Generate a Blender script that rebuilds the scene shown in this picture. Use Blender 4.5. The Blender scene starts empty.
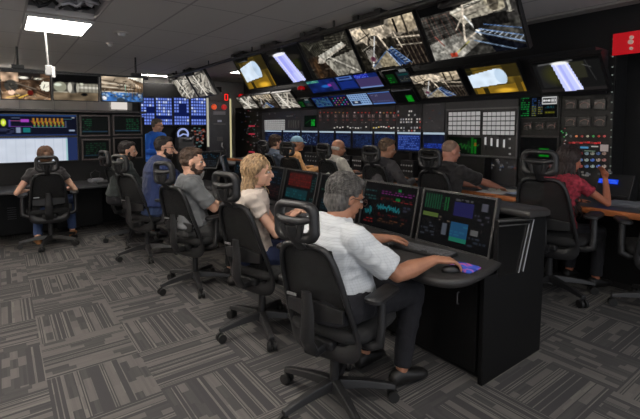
import bpy, bmesh, math, random
import numpy as np
from mathutils import Vector, Matrix, Euler, noise
PI = math.pi
R = math.radians
random.seed(7)
COL = bpy.context.scene.collection

# ------------------------------------------------------------------ camera
H = 1.5
FPX = 426.0
PITCH, YAW = R(3.9), R(36.83)
cd = bpy.data.cameras.new('camera')
cam = bpy.data.objects.new('camera', cd)
COL.objects.link(cam)
cam.location = (0, 0, H)
cam.rotation_euler = (PI/2-PITCH, 0, -YAW)
cd.sensor_width = 36
cd.lens = FPX/640*36
cd.shift_y = -53.5/640
cd.clip_start = 0.05
bpy.context.scene.camera = cam
_M = Euler((PI/2-PITCH, 0, -YAW)).to_matrix()
def _ray(x, y):
    return _M @ Vector(((x-320)/FPX, (156-y)/FPX, -1))
def atX(x, y, X):
    """point where the sight line meets the vertical plane X = const (survey of the front wall)"""
    d = _ray(x, y); t = X/d.x
    return Vector((X, d.y*t, H+d.z*t))
def atY(x, y, Y):
    d = _ray(x, y); t = Y/d.y
    return Vector((d.x*t, Y, H+d.z*t))

# ------------------------------------------------------------------ materials
MATS = {}
def s2l(c):
    return tuple(((v/12.92) if v <= 0.04045 else ((v+0.055)/1.055)**2.4) for v in c)
def nodes_of(m):
    m.use_nodes = True
    nt = m.node_tree
    return nt, nt.nodes, nt.links, nt.nodes['Principled BSDF']
def mat(name, col=(0.5, 0.5, 0.5), rough=0.5, metal=0.0, emit=None, estr=1.0, bump=0.0, bscale=200.0,
        var=0.0, vscale=8.0, stretch=(1, 1, 1), sheen=0.0, alpha=1.0, spec=0.5, sss=0.0):
    """col in sRGB 0..1"""
    if name in MATS: return MATS[name]
    m = bpy.data.materials.new(name)
    nt, N, L, b = nodes_of(m)
    lc = s2l(col)
    b.inputs['Base Color'].default_value = (*lc, 1)
    b.inputs['Roughness'].default_value = rough
    b.inputs['Metallic'].default_value = metal
    b.inputs['Specular IOR Level'].default_value = spec
    if sheen: b.inputs['Sheen Weight'].default_value = sheen
    if sss:
        b.inputs['Subsurface Weight'].default_value = sss
        b.inputs['Subsurface Radius'].default_value = (0.02, 0.008, 0.004)
    if emit:
        b.inputs['Emission Color'].default_value = (*s2l(emit), 1)
        b.inputs['Emission Strength'].default_value = estr
    if alpha < 1: b.inputs['Alpha'].default_value = alpha
    if bump or var:
        tc = N.new('ShaderNodeTexCoord'); mp = N.new('ShaderNodeMapping')
        mp.inputs['Scale'].default_value = stretch
        L.new(tc.outputs['Object'], mp.inputs['Vector'])
    if bump:
        nz = N.new('ShaderNodeTexNoise'); nz.inputs['Scale'].default_value = bscale; nz.inputs['Detail'].default_value = 3
        bp = N.new('ShaderNodeBump'); bp.inputs['Strength'].default_value = bump; bp.inputs['Distance'].default_value = 0.01
        L.new(mp.outputs[0], nz.inputs['Vector']); L.new(nz.outputs['Fac'], bp.inputs['Height']); L.new(bp.outputs[0], b.inputs['Normal'])
    if var:
        n2 = N.new('ShaderNodeTexNoise'); n2.inputs['Scale'].default_value = vscale; n2.inputs['Detail'].default_value = 4
        rp = N.new('ShaderNodeValToRGB')
        rp.color_ramp.elements[0].position = 0.3; rp.color_ramp.elements[1].position = 0.7
        rp.color_ramp.elements[0].color = (*[max(0, v*(1-var)) for v in lc], 1)
        rp.color_ramp.elements[1].color = (*[min(1, v*(1+var)) for v in lc], 1)
        L.new(mp.outputs[0], n2.inputs['Vector']); L.new(n2.outputs['Fac'], rp.inputs['Fac']); L.new(rp.outputs[0], b.inputs['Base Color'])
    MATS[name] = m
    return m
def glow(name, c, s=1.0):
    return mat(name, (0.02, 0.02, 0.02), 0.4, emit=c, estr=s)

BLK = mat('black_plastic', (0.10, 0.10, 0.105), 0.45, var=0.1)
FRM = mat('chair_frame_plastic', (0.125, 0.125, 0.13), 0.42, bump=0.1, bscale=300)
DRK = mat('dark_laminate', (0.045, 0.045, 0.048), 0.5, bump=0.05, spec=.25)
FAB = mat('seat_fabric', (0.10, 0.10, 0.105), 0.9, bump=0.3, bscale=900)
MESH = mat('back_mesh', (0.055, 0.055, 0.06), 0.75, bump=0.4, bscale=700, alpha=0.86)
STEEL = mat('steel', (0.55, 0.55, 0.56), 0.3, metal=1.0)
TAGM = mat('silver_tag', (0.6, 0.6, 0.6), 0.35, metal=0.6)
RUB = mat('caster_rubber', (0.09, 0.09, 0.09), 0.6)
RACK = mat('rack_steel', (0.15, 0.15, 0.165), 0.5, var=0.12, bump=0.05)
RACKD = mat('rack_black', (0.06, 0.06, 0.065), 0.55, var=0.1)
WTOP = mat('worktop_charcoal', (0.175, 0.17, 0.17), 0.42, bump=0.15, bscale=500, var=0.08, vscale=30)
TRIMM = mat('aluminium_trim', (0.50, 0.50, 0.50), 0.35, metal=0.8)
SKIN = mat('skin_light', (0.84, 0.65, 0.55), 0.5, bump=0.1, bscale=300, var=0.08, vscale=20, sss=0.05)
SKIN2 = mat('skin_tan', (0.72, 0.52, 0.41), 0.5, bump=0.15, bscale=260, var=0.1, vscale=18, sss=0.05)

# ------------------------------------------------------------------ mesh helpers
def new(): return bmesh.new()
def box(bm, c, s, M=None):
    m = Matrix.Translation(Vector(c)) @ Matrix.Diagonal((s[0], s[1], s[2], 1))
    if M is not None: m = M @ m
    bmesh.ops.create_cube(bm, size=1, matrix=m)
def loft(bm, rings, cap=True, closed=False):
    vs = [[bm.verts.new(p) for p in r] for r in rings]
    n = len(vs[0])
    rng = range(len(vs)) if closed else range(len(vs)-1)
    for i in rng:
        a, b = vs[i], vs[(i+1) % len(vs)]
        for j in range(n):
            bm.faces.new((a[j], a[(j+1) % n], b[(j+1) % n], b[j]))
    if cap and not closed:
        bm.faces.new(list(reversed(vs[0]))); bm.faces.new(vs[-1])
def frames(pts, closed=False):
    pts = [Vector(p) for p in pts]; n = len(pts); out = []
    t0 = (pts[1]-pts[0]).normalized()
    if closed: t0 = (pts[1]-pts[-1]).normalized()
    ref = Vector((0, 0, 1)) if abs(t0.z) < 0.9 else Vector((0, 1, 0))
    u = t0.cross(ref).normalized()
    for i in range(n):
        if closed: t = pts[(i+1) % n]-pts[i-1]
        elif i == 0: t = pts[1]-pts[0]
        elif i == n-1: t = pts[-1]-pts[-2]
        else: t = (pts[i+1]-pts[i]).normalized()+(pts[i]-pts[i-1]).normalized()
        t.normalize()
        u = (u-t*u.dot(t)).normalized()
        out.append((pts[i], u, t.cross(u)))
    return out
def tube(bm, pts, r, n=8, closed=False, sq=None):
    """sweep a round (or sq=(a,b) elliptical/flat) section along pts"""
    fr = frames(pts, closed); rings = []
    for i, (p, u, v) in enumerate(fr):
        rr = r[i] if isinstance(r, (list, tuple)) else r
        a, b = (rr, rr) if sq is None else (rr*sq[0], rr*sq[1])
        rings.append([p+u*(math.cos(2*PI*k/n)*a)+v*(math.sin(2*PI*k/n)*b) for k in range(n)])
    loft(bm, rings, True, closed)
def cyl(bm, a, b, r, n=16, r2=None):
    tube(bm, [a, b], [r, r if r2 is None else r2], n)
def ell(bm, c, rad, M=None, seg=16, ring=12):
    m = Matrix.Translation(Vector(c)) @ Matrix.Diagonal((rad[0], rad[1], rad[2], 1))
    if M is not None: m = M @ m
    top, bot = bm.verts.new(m @ Vector((0, 0, 1))), bm.verts.new(m @ Vector((0, 0, -1)))
    rows = []
    for i in range(1, ring):
        a = PI*i/ring; z, q = math.cos(a), math.sin(a)
        rows.append([bm.verts.new(m @ Vector((q*math.cos(2*PI*k/seg), q*math.sin(2*PI*k/seg), z))) for k in range(seg)])
    for k in range(seg):
        j = (k+1) % seg
        bm.faces.new((top, rows[0][k], rows[0][j])); bm.faces.new((bot, rows[-1][j], rows[-1][k]))
        for r0, r1 in zip(rows[:-1], rows[1:]): bm.faces.new((r0[k], r1[k], r1[j], r0[j]))
def prism(bm, poly, f0, f1):
    """poly of 2D pts; f0,f1 map (a,b)->3D for the two caps"""
    A = [bm.verts.new(f0(*p)) for p in poly]; B = [bm.verts.new(f1(*p)) for p in poly]
    bm.faces.new(A); bm.faces.new(list(reversed(B)))
    n = len(poly)
    for i in range(n): bm.faces.new((A[i], B[i], B[(i+1) % n], A[(i+1) % n]))
def bez(p0, p1, p2, n=8):
    p0, p1, p2 = Vector(p0), Vector(p1), Vector(p2)
    return [p0*(1-t)**2+p1*2*t*(1-t)+p2*t*t for t in [i/n for i in range(n+1)]]
def rrect(w, h, r, n=5):
    pts = []
    for cx, cy, a0 in ((w/2-r, h/2-r, 0), (-w/2+r, h/2-r, 90), (-w/2+r, -h/2+r, 180), (w/2-r, -h/2+r, 270)):
        for k in range(n+1):
            a = R(a0+90*k/n); pts.append((cx+r*math.cos(a), cy+r*math.sin(a)))
    return pts
def obj(name, bm, m, parent=None, smooth=None, bevel=0.0, M=None):
    bmesh.ops.recalc_face_normals(bm, faces=bm.faces)
    me = bpy.data.meshes.new(name); bm.to_mesh(me); bm.free()
    o = bpy.data.objects.new(name, me); COL.objects.link(o)
    if m is not None: me.materials.append(m)
    if parent is not None: o.parent = parent
    if M is not None: o.matrix_local = M
    if smooth is not None:
        for p in me.polygons: p.use_smooth = True
        if smooth < 180:
            me.set_sharp_from_angle(angle=R(smooth))
    if bevel:
        b = o.modifiers.new('b', 'BEVEL'); b.width = bevel; b.segments = 2; b.limit_method = 'ANGLE'
    return o
def thing(name, label, cat, loc=(0, 0, 0), rz=0, group=None):
    o = bpy.data.objects.new(name, None); COL.objects.link(o); o.empty_display_size = 0.1
    o.location = loc; o.rotation_euler = (0, 0, rz)
    return tag(o, label, cat, group)
def tag(o, label, cat, group=None):
    o['label'] = label; o['category'] = cat
    if group: o['group'] = group
    return o
def struct(name, bm, m, **k):
    o = obj(name, bm, m, **k); o['kind'] = 'structure'; return o
def bx(name, c, s, m, parent=None, bevel=0.0):
    bm = new(); box(bm, c, s); return obj(name, bm, m, parent, bevel=bevel)
KIDS = {}
def dup(root, loc=None, rz=None, label=None, group=None):
    kids = {}
    for o in bpy.data.objects:
        if o.parent: kids.setdefault(o.parent.name, []).append(o)
    def rec(o, par):
        c = o.copy(); COL.objects.link(c)
        if par is not None: c.parent = par
        for k in kids.get(o.name, []): rec(k, c)
        return c
    r = rec(root, None)
    if loc is not None: r.location = loc
    if rz is not None: r.rotation_euler = (0, 0, rz)
    if label: r['label'] = label
    if group: r['group'] = group
    return r
# ------------------------------------------------------------------ screen pictures
SCREEN = bpy.data.materials.new('screen_picture')
nt, N, L, b = nodes_of(SCREEN)
at_ = N.new('ShaderNodeAttribute'); at_.attribute_name = 'picture'
b.inputs['Base Color'].default_value = (0.002, 0.002, 0.0025, 1); b.inputs['Roughness'].default_value = 0.45; b.inputs['Specular IOR Level'].default_value = 0.03
L.new(at_.outputs['Color'], b.inputs['Emission Color']); b.inputs['Emission Strength'].default_value = 1.0
class Cv:
    def __init__(s, w, h, c=(0.02, 0.02, 0.03), seed=0):
        s.w, s.h = w, h; s.a = np.ones((h, w, 3))*np.array(c); s.rg = np.random.RandomState(seed)
        yy, xx = np.mgrid[0:h, 0:w]; s.x = (xx+.5)/w; s.y = (yy+.5)/h
    def _mix(s, m, c):
        m = np.clip(m, 0, 1)[..., None]; s.a = s.a*(1-m)+np.array(c)*m
    def rect(s, x0, y0, x1, y1, c, al=1.0):
        fx = np.clip((s.x-x0)*s.w+.5, 0, 1)*np.clip((x1-s.x)*s.w+.5, 0, 1)
        fy = np.clip((s.y-y0)*s.h+.5, 0, 1)*np.clip((y1-s.y)*s.h+.5, 0, 1)
        s._mix(fx*fy*al, c)
    def line(s, x0, y0, x1, y1, wd, c, al=1.0):
        A = s.w/s.h
        px, py = (s.x-x0)*A, s.y-y0; dx, dy = (x1-x0)*A, y1-y0
        t = np.clip((px*dx+py*dy)/(dx*dx+dy*dy+1e-9), 0, 1)
        d = np.hypot(px-t*dx, py-t*dy)
        s._mix(np.clip((wd/2-d)*s.h+.5, 0, 1)*al, c)
    def ell(s, cx, cy, rx, ry, c, al=1.0, soft=0.0):
        d = np.hypot((s.x-cx)/rx, (s.y-cy)/ry)
        k = min(rx*s.w, ry*s.h)*(1-soft)+1e-6
        s._mix(np.clip((1-d)*k+.5*(soft == 0), 0, 1)*al if soft == 0 else np.clip((1-d)/soft, 0, 1)*al, c)
    def poly(s, pts, c, al=1.0):
        ins = np.zeros_like(s.x, bool); n = len(pts)
        for i in range(n):
            x0, y0 = pts[i]; x1, y1 = pts[(i+1) % n]
            cnd = ((y0 > s.y) != (y1 > s.y)) & (s.x < (x1-x0)*(s.y-y0)/((y1-y0) or 1e-9)+x0)
            ins ^= cnd
        s._mix(ins*al, c)
    def blot(s, amt, cell=4, tint=(1, 1, 1)):
        gw, gh = s.w//cell+2, s.h//cell+2
        g = s.rg.rand(gh, gw)
        fx = s.x*s.w/cell; fy = s.y*s.h/cell
        ix, iy = fx.astype(int), fy.astype(int); tx, ty = fx-ix, fy-iy
        v = (g[iy, ix]*(1-tx)+g[iy, ix+1]*tx)*(1-ty)+(g[iy+1, ix]*(1-tx)+g[iy+1, ix+1]*tx)*ty
        s.a = np.clip(s.a*(1+(v[..., None]-.5)*2*amt*np.array(tint)), 0, 4)
    def text(s, x0, y0, x1, y1, rows, c, dens=0.6, al=0.9):
        for r in range(rows):
            y = y0+(y1-y0)*(r+.5)/rows; x = x0
            while x < x1:
                l = s.rg.uniform(.02, .08)
                if s.rg.rand() < dens: s.rect(x, y-.25*(y1-y0)/rows, min(x+l, x1), y+.25*(y1-y0)/rows, c, al)
                x += l+.02
def screen(cv, w, h, parent, name='screen', z=0.0, y=0.0, x=0.0, gain=1.0):
    """picture mesh in the local XZ plane facing -Y, centred at (x, y, z)"""
    W_, H_ = cv.w, cv.h
    xs = np.linspace(-w/2, w/2, W_+1)+x; zs = np.linspace(h/2, -h/2, H_+1)+z
    co = np.zeros(((H_+1), (W_+1), 3)); co[..., 0] = xs[None]; co[..., 1] = y; co[..., 2] = zs[:, None]
    me = bpy.data.meshes.new(name)
    i, j = np.mgrid[0:H_, 0:W_]
    a = i*(W_+1)+j
    f = np.stack([a+(W_+1), a+(W_+1)+1, a+1, a], -1).reshape(-1)
    me.vertices.add((W_+1)*(H_+1)); me.vertices.foreach_set('co', co.reshape(-1))
    me.loops.add(len(f)); me.loops.foreach_set('vertex_index', f.astype(np.int32))
    me.polygons.add(W_*H_); me.polygons.foreach_set('loop_start', np.arange(0, 4*W_*H_, 4, dtype=np.int32))
    me.update(calc_edges=True)
    at = me.color_attributes.new('picture', 'FLOAT_COLOR', 'CORNER')
    c = np.clip(cv.a, 0, 4); lin = np.where(c <= .04045, c/12.92, ((c+.055)/1.055)**2.4)*gain
    out = np.ones((W_*H_, 4, 4)); out[..., :3] = lin.reshape(-1, 1, 3)
    at.data.foreach_set('color', out.reshape(-1))
    me.materials.append(SCREEN); me.validate()
    o = bpy.data.objects.new(name, me); COL.objects.link(o); o.parent = parent
    return o
def display(name, label, cat, c, w, h, cv, yaw=-90, tilt=0, bez_=0.015, dep=0.05, group=None, bezmat=None, gain=1.0, roll=0):
    """flat screen: root at its centre, screen faces local -Y"""
    t = thing(name, label, cat, c, 0, group); t.rotation_euler = (R(tilt), R(roll), R(yaw))
    bm = new()
    box(bm, (0, dep*.5+.004, 0), (w+2*bez_, dep, h+2*bez_))
    obj('housing', bm, bezmat or BLK, t, bevel=.004)
    bm = new()
    for sx in (-1, 1): box(bm, (sx*(w/2+bez_/2), 0, 0), (bez_, .012, h+2*bez_))
    for sz in (-1, 1): box(bm, (0, 0, sz*(h/2+bez_/2)), (w, .012, bez_))
    obj('bezel', bm, bezmat or BLK, t)
    screen(cv, w, h, t, gain=gain)
    return t
def face(name, x0, y0, x1, y1, X=5.0):
    """(centre, width, height) on the plane X of a picture rectangle"""
    a = atX(x0, y0, X); b_ = atX(x1, y0, X); c_ = atX(x0, y1, X); d_ = atX(x1, y1, X)
    zt = (a.z+b_.z)/2; zb = (c_.z+d_.z)/2; yl = (a.y+c_.y)/2; yr = (b_.y+d_.y)/2
    return (X, (yl+yr)/2, (zt+zb)/2), yl-yr, zt-zb

# ================================================================== ROOM
CEIL = 2.72
# carpet tiles, quarter-turned, each with thin stripes and short dashes
m = bpy.data.materials.new('carpet_tiles')
nt, N, L, b = nodes_of(m)
def nd(t, **k):
    n = N.new(t)
    for a, v in k.items(): setattr(n, a, v)
    return n
def mth(op, a, b_=None, c_=None):
    n = nd('ShaderNodeMath', operation=op)
    for i, v in enumerate((a, b_, c_)):
        if v is None: continue
        if isinstance(v, (int, float)): n.inputs[i].default_value = v
        else: L.new(v, n.inputs[i])
    return n.outputs[0]
def comb(x, y, z=0.0):
    n = nd('ShaderNodeCombineXYZ')
    for i, v in enumerate((x, y, z)):
        if isinstance(v, (int, float)): n.inputs[i].default_value = v
        else: L.new(v, n.inputs[i])
    return n.outputs[0]
tc = nd('ShaderNodeTexCoord'); sp = nd('ShaderNodeSeparateXYZ'); L.new(tc.outputs['Object'], sp.inputs[0])
T = 0.515
ux = mth('DIVIDE', mth('ADD', sp.outputs[0], 10*T-.16), T); uy = mth('DIVIDE', mth('ADD', sp.outputs[1], 10*T-.345), T)
ix, iy = mth('FLOOR', ux), mth('FLOOR', uy)
fx, fy = mth('FRACT', ux), mth('FRACT', uy)
par = mth('MODULO', mth('ADD', ix, iy), 2.0)
def mixf(f, a, b_): return mth('ADD', mth('MULTIPLY', a, mth('SUBTRACT', 1.0, f)), mth('MULTIPLY', b_, f))
u = mixf(par, fx, fy); v = mixf(par, fy, fx)
seed = mth('ADD', mth('MULTIPLY', ix, 7.31), mth('MULTIPLY', iy, 3.77))
def wn(vec):
    n = nd('ShaderNodeTexWhiteNoise', noise_dimensions='3D'); L.new(vec, n.inputs['Vector']); return n.outputs['Value']
band = mth('FLOOR', mth('MULTIPLY', u, 12.0))                       # broad bands
kind = wn(comb(band, seed, 1.0))                                   # which bands carry thin stripes
thin = wn(comb(mth('FLOOR', mth('MULTIPLY', u, 84.0)), seed, 2.0))
thin = mth('GREATER_THAN', thin, 0.68)
off = wn(comb(band, seed, 5.0))
seg = mth('FLOOR', mth('ADD', mth('MULTIPLY', v, 4.0), mth('MULTIPLY', off, 3.0)))
dash = wn(comb(band, seg, seed))
dash = mth('MULTIPLY', mth('GREATER_THAN', dash, 0.48), 0.55)
fine = wn(comb(mth('FLOOR', mth('MULTIPLY', u, 33.0)), seg, seed))
pat = mixf(mth('GREATER_THAN', kind, 0.45), mth('ADD', dash, mth('MULTIPLY', fine, 0.2)), mth('MULTIPLY', thin, mth('ADD', 0.55, mth('MULTIPLY', fine, 0.5))))
nz = nd('ShaderNodeTexNoise'); nz.inputs['Scale'].default_value = 260; nz.inputs['Detail'].default_value = 3
L.new(tc.outputs['Object'], nz.inputs['Vector'])
pat = mth('MULTIPLY', pat, mth('ADD', 0.55, mth('MULTIPLY', nz.outputs['Fac'], 0.8)))
rp = nd('ShaderNodeValToRGB'); L.new(pat, rp.inputs['Fac'])
e = rp.color_ramp.elements
e[0].position = 0.0; e[0].color = (*s2l((.248, .245, .252)), 1)
e[1].position = 1.0; e[1].color = (*s2l((.415, .405, .39)), 1)
q = e.new(0.35); q.color = (*s2l((.315, .309, .306)), 1)
L.new(rp.outputs[0], b.inputs['Base Color']); b.inputs['Roughness'].default_value = 0.95; b.inputs['Specular IOR Level'].default_value = 0.2
bp = nd('ShaderNodeBump'); bp.inputs['Strength'].default_value = 0.3; bp.inputs['Distance'].default_value = 0.004
L.new(nz.outputs['Fac'], bp.inputs['Height']); L.new(bp.outputs[0], b.inputs['Normal'])
CARPET = m
bm = new(); box(bm, (1.2, 4.4, -.05), (9.0, 13.4, .1)); struct('floor', bm, CARPET)

# ceiling tiles with a T grid; the grid is drawn from object coordinates
m = bpy.data.materials.new('ceiling_tiles')
nt, N, L, b = nodes_of(m)
tc = nd('ShaderNodeTexCoord'); sp = nd('ShaderNodeSeparateXYZ'); L.new(tc.outputs['Object'], sp.inputs[0])
def gridline(o, pitch, offs, wd):
    f = mth('FRACT', mth('DIVIDE', mth('ADD', o, 20*pitch-offs), pitch))
    return mth('LESS_THAN', mth('MULTIPLY', mth('MINIMUM', f, mth('SUBTRACT', 1.0, f)), pitch), wd)
gx = gridline(sp.outputs[0], .655, .26, .012); gy = gridline(sp.outputs[1], 1.31, 5.57, .010)
g = mth('MAXIMUM', gx, gy)
tile = wn(comb(mth('FLOOR', mth('DIVIDE', mth('ADD', sp.outputs[0], 13.1-.26), .655)), mth('FLOOR', mth('DIVIDE', mth('ADD', sp.outputs[1], 26.2-5.57), 1.31)), 0.0))
nz = nd('ShaderNodeTexNoise'); nz.inputs['Scale'].default_value = 55; nz.inputs['Detail'].default_value = 5
L.new(tc.outputs['Object'], nz.inputs['Vector'])
val = mth('ADD', mth('MULTIPLY', tile, 0.05), mth('MULTIPLY', nz.outputs['Fac'], 0.06))
rp = nd('ShaderNodeValToRGB'); L.new(val, rp.inputs['Fac'])
rp.color_ramp.elements[0].color = (.66, .64, .62, 1); rp.color_ramp.elements[1].color = (.98, .96, .94, 1)
mx = nd('ShaderNodeMixRGB'); L.new(g, mx.inputs[0]); L.new(rp.outputs[0], mx.inputs[1]); mx.inputs[2].default_value = (.42, .40, .40, 1)
L.new(mx.outputs[0], b.inputs['Base Color']); b.inputs['Roughness'].default_value = 0.9
CEILM = m
bm = new()
hx0, hx1, hy0, hy1 = .27, .91, 4.62, 5.50
t_ = .06
for x0, x1, y0, y1 in ((-3.3, hx0, -2.3, 10.9), (hx1, 5.6, -2.3, 10.9), (hx0, hx1, -2.3, hy0), (hx0, hx1, hy1, 10.9)):
    box(bm, ((x0+x1)/2, (y0+y1)/2, CEIL+t_/2), (x1-x0, y1-y0, t_))
struct('ceiling', bm, CEILM)
WALLG = mat('wall_grey_paint', (.72, .71, .70), .85, bump=.1, bscale=60, var=.04)
WALLB = mat('wall_black_paint', (.09, .09, .095), .8, bump=.1, bscale=60)
bm = new(); box(bm, (1.2, 10.95, 1.39), (9.0, .1, 2.78)); struct('wall_back', bm, WALLG)
bm = new(); box(bm, (5.65, 4.4, 1.39), (.1, 13.2, 2.78)); struct('wall_right', bm, WALLB)
bm = new(); box(bm, (-3.3, 4.4, 1.39), (.1, 13.2, 2.78)); struct('wall_left', bm, WALLG)
# vertical joint strips of the back wall panels
bm = new()
for k in range(9): box(bm, (-.9+.62*k, 10.885, 1.9), (.018, .03, 1.6))
struct('trim_1', bm, mat('joint_strip', (.62, .62, .62), .5))
# black fascia closing the space over the racks
bm = new(); box(bm, (5.02, 5.0, 2.475), (.06, 9.8, .485)); box(bm, (5.02, -.1, 1.36), (.06, .4, 2.715)); struct('trim_2', bm, WALLB)
bm = new(); box(bm, (4.915, 5.0, 2.705), (.15, 9.8, .026)); struct('trim_3', bm, mat('light_wash_grey', (.62, .6, .58), .6))  # pale strip stands in for the wash of light along the fascia
bm = new(); box(bm, (3.55, 10.62, 2.36), (2.1, .5, .33)); struct('trim_4', bm, WALLB)   # soffit over the far displays

# open tile with wiring over it
bm = new()
box(bm, ((hx0+hx1)/2, (hy0+hy1)/2, 3.1), (.66, .9, .03))
for s_ in (hx0-.01, hx1+.01): box(bm, (s_, (hy0+hy1)/2, 2.94), (.02, .9, .32))
for s_ in (hy0-.01, hy1+.01): box(bm, ((hx0+hx1)/2, s_, 2.94), (.66, .02, .32))
struct('trim_5', bm, mat('plenum_grey', (.55, .55, .56), .8))
foil = mat('foil_duct', (.82, .82, .84), .35, metal=.25, bump=.6, bscale=40)
rg = random.Random(3)
t = thing('cable_bundle', 'tangle of silvery ducts and cables in the open ceiling tile beside the bright light panel', 'cables', (.59, 5.05, 2.75))
for k in range(14):
    bm = new(); x = rg.uniform(-.28, .28)
    pts = [(x+rg.uniform(-.07, .07), -.38+.76*i/9, rg.uniform(-.01, .12)) for i in range(10)] if k % 3 else \
          [(-.28+.56*i/9, rg.uniform(-.3, .3)+rg.uniform(-.05, .05), rg.uniform(-.01, .1)) for i in range(10)]
    if k % 3 == 0:
        y0 = rg.uniform(-.3, .3); pts = [(p[0], y0+rg.uniform(-.05, .05), p[2]) for p in pts]
    tube(bm, pts, rg.choice([.006, .009, .02]), 6)
    obj('cable', bm, foil if k % 2 else BLK, t, smooth=180)

# ------------------------------------------------------------------ ceiling lights
def ceiling_light(x0, x1, y0, y1, label, s, c=(1, .97, .93), group=None):
    t = thing('ceiling_light', label, 'light', ((x0+x1)/2, (y0+y1)/2, CEIL-.004), 0, group)
    w, d = x1-x0, y1-y0
    bm = new()
    for sx in (-1, 1): box(bm, (sx*(w/2+.012), 0, -.012), (.024, d+.048, .03))
    for sy in (-1, 1): box(bm, (0, sy*(d/2+.012), -.012), (w, .024, .03))
    obj('frame', bm, mat('light_frame', (.75, .75, .75), .5), t)
    bm = new(); box(bm, (0, 0, -.016), (w, d, .016))
    obj('diffuser', bm, glow('light_panel_%g' % s, c, s), t)
    return t
LK = 1.0
for x0, x1, y0, y1, lb, st in (
    (.29, .90, 5.62, 6.42, 'bright rectangular ceiling panel light with a thin rod hanging beside it', 16),
    (2.6, 3.3, 10.25, 10.38, 'thin strip of ceiling light near the back wall above the blue wall displays', 45),
    (4.1, 4.7, 7.6, 8.8, 'ceiling panel light glimpsed behind the leftmost flame screen', 9),
    (4.0, 4.6, 4.6, 5.8, 'hidden fill panel light added between the big hanging screens and the racks', 7),  # hidden panel added to brighten the back row
    (.29, .90, 2.1, 3.3, 'unseen ceiling panel light added over the front row of chairs', 17),  # this panel and those below are unseen, added for brightness
    (.29, .90, -.4, .8, 'unseen ceiling panel light added over the visitor near the first console', 13),
    (2.25, 2.85, -.6, .6, 'unseen ceiling panel light added near the right end of the room', 7),
    (-1.70, -1.10, 3.6, 4.8, 'unseen ceiling panel light added over the open carpet', 15),
    (-1.70, -1.10, .4, 1.6, 'unseen ceiling panel light added behind the visitor', 9),
    (-2.2, -1.6, 8.6, 9.8, 'unseen ceiling panel light added in the far left corner', 16)):
    ceiling_light(x0, x1, y0, y1, lb, st)

def cove(x0, y0, x1, y1, label, st):  # unseen uplights added to brighten the ceiling
    t = thing('cove_light', label, 'light', ((x0+x1)/2, (y0+y1)/2, 2.30), 0, 'uplight troughs added out of view high on the walls')
    w, d = x1-x0, y1-y0
    bm = new(); box(bm, (0, 0, -.06), (w, d, .02)); box(bm, (0, -d/2 if w > d else 0, 0) if w > d else (w/2, 0, 0), (w, .02, .14) if w > d else (.02, d, .14)); obj('trough', bm, mat('trough_white', (.8, .8, .8), .5), t)
    bm = new(); box(bm, (0, 0, -.035), (w*.8, d*.8, .02)); obj('tube', bm, glow('cove_%g' % st, (1, .96, .92), st), t)
cove(-3.22, -1.5, -3.06, 10.5, 'long added uplight trough, out of view along the left wall below the ceiling', 130)
cove(-2.9, 10.70, -.5, 10.86, 'short added uplight trough, out of view in the far left corner of the back wall', 100)
# pendant sensor on a rod
t = thing('ceiling_sensor', 'white boxy sensor hanging from the ceiling on a thin pale rod', 'sensor', (.50, 6.2, 2.14))
bm = new(); cyl(bm, (0, 0, .1), (-.02, 0, .58), .011, 10); obj('rod', bm, mat('rod_grey', (.55, .55, .55), .4), t, smooth=60)
WHT = mat('white_plastic', (.85, .85, .85), .45)
bm = new(); box(bm, (0, 0, .05), (.07, .06, .12)); obj('housing', bm, mat('pale_plastic', (.66, .66, .66), .45), t, bevel=.008)
bm = new(); box(bm, (.05, -.01, .03), (.035, .07, .13)); obj('lens_cover', bm, WHT, t, bevel=.008)
# round fittings
for (x, y, r, nm, lb, ct) in ((1.30, 6.0, .085, 'smoke_detector', 'round pale smoke detector on the ceiling, nearer than the small sprinkler rose', 'smoke detector'),
                              (1.33, 6.88, .055, 'sprinkler_rose', 'small round white sprinkler rose on the ceiling beyond the smoke detector', 'sprinkler')):
    t = thing(nm, lb, ct, (x, y, CEIL+.001))
    bm = new(); cyl(bm, (0, 0, 0), (0, 0, -.02), r, 24); obj('base', bm, mat('pale_grey', (.72, .7, .68), .5), t, smooth=40)
    bm = new(); cyl(bm, (0, 0, -.02), (0, 0, -.05), r*.6, 24, r*.4); obj('cap', bm, WHT, t, smooth=40)

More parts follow.
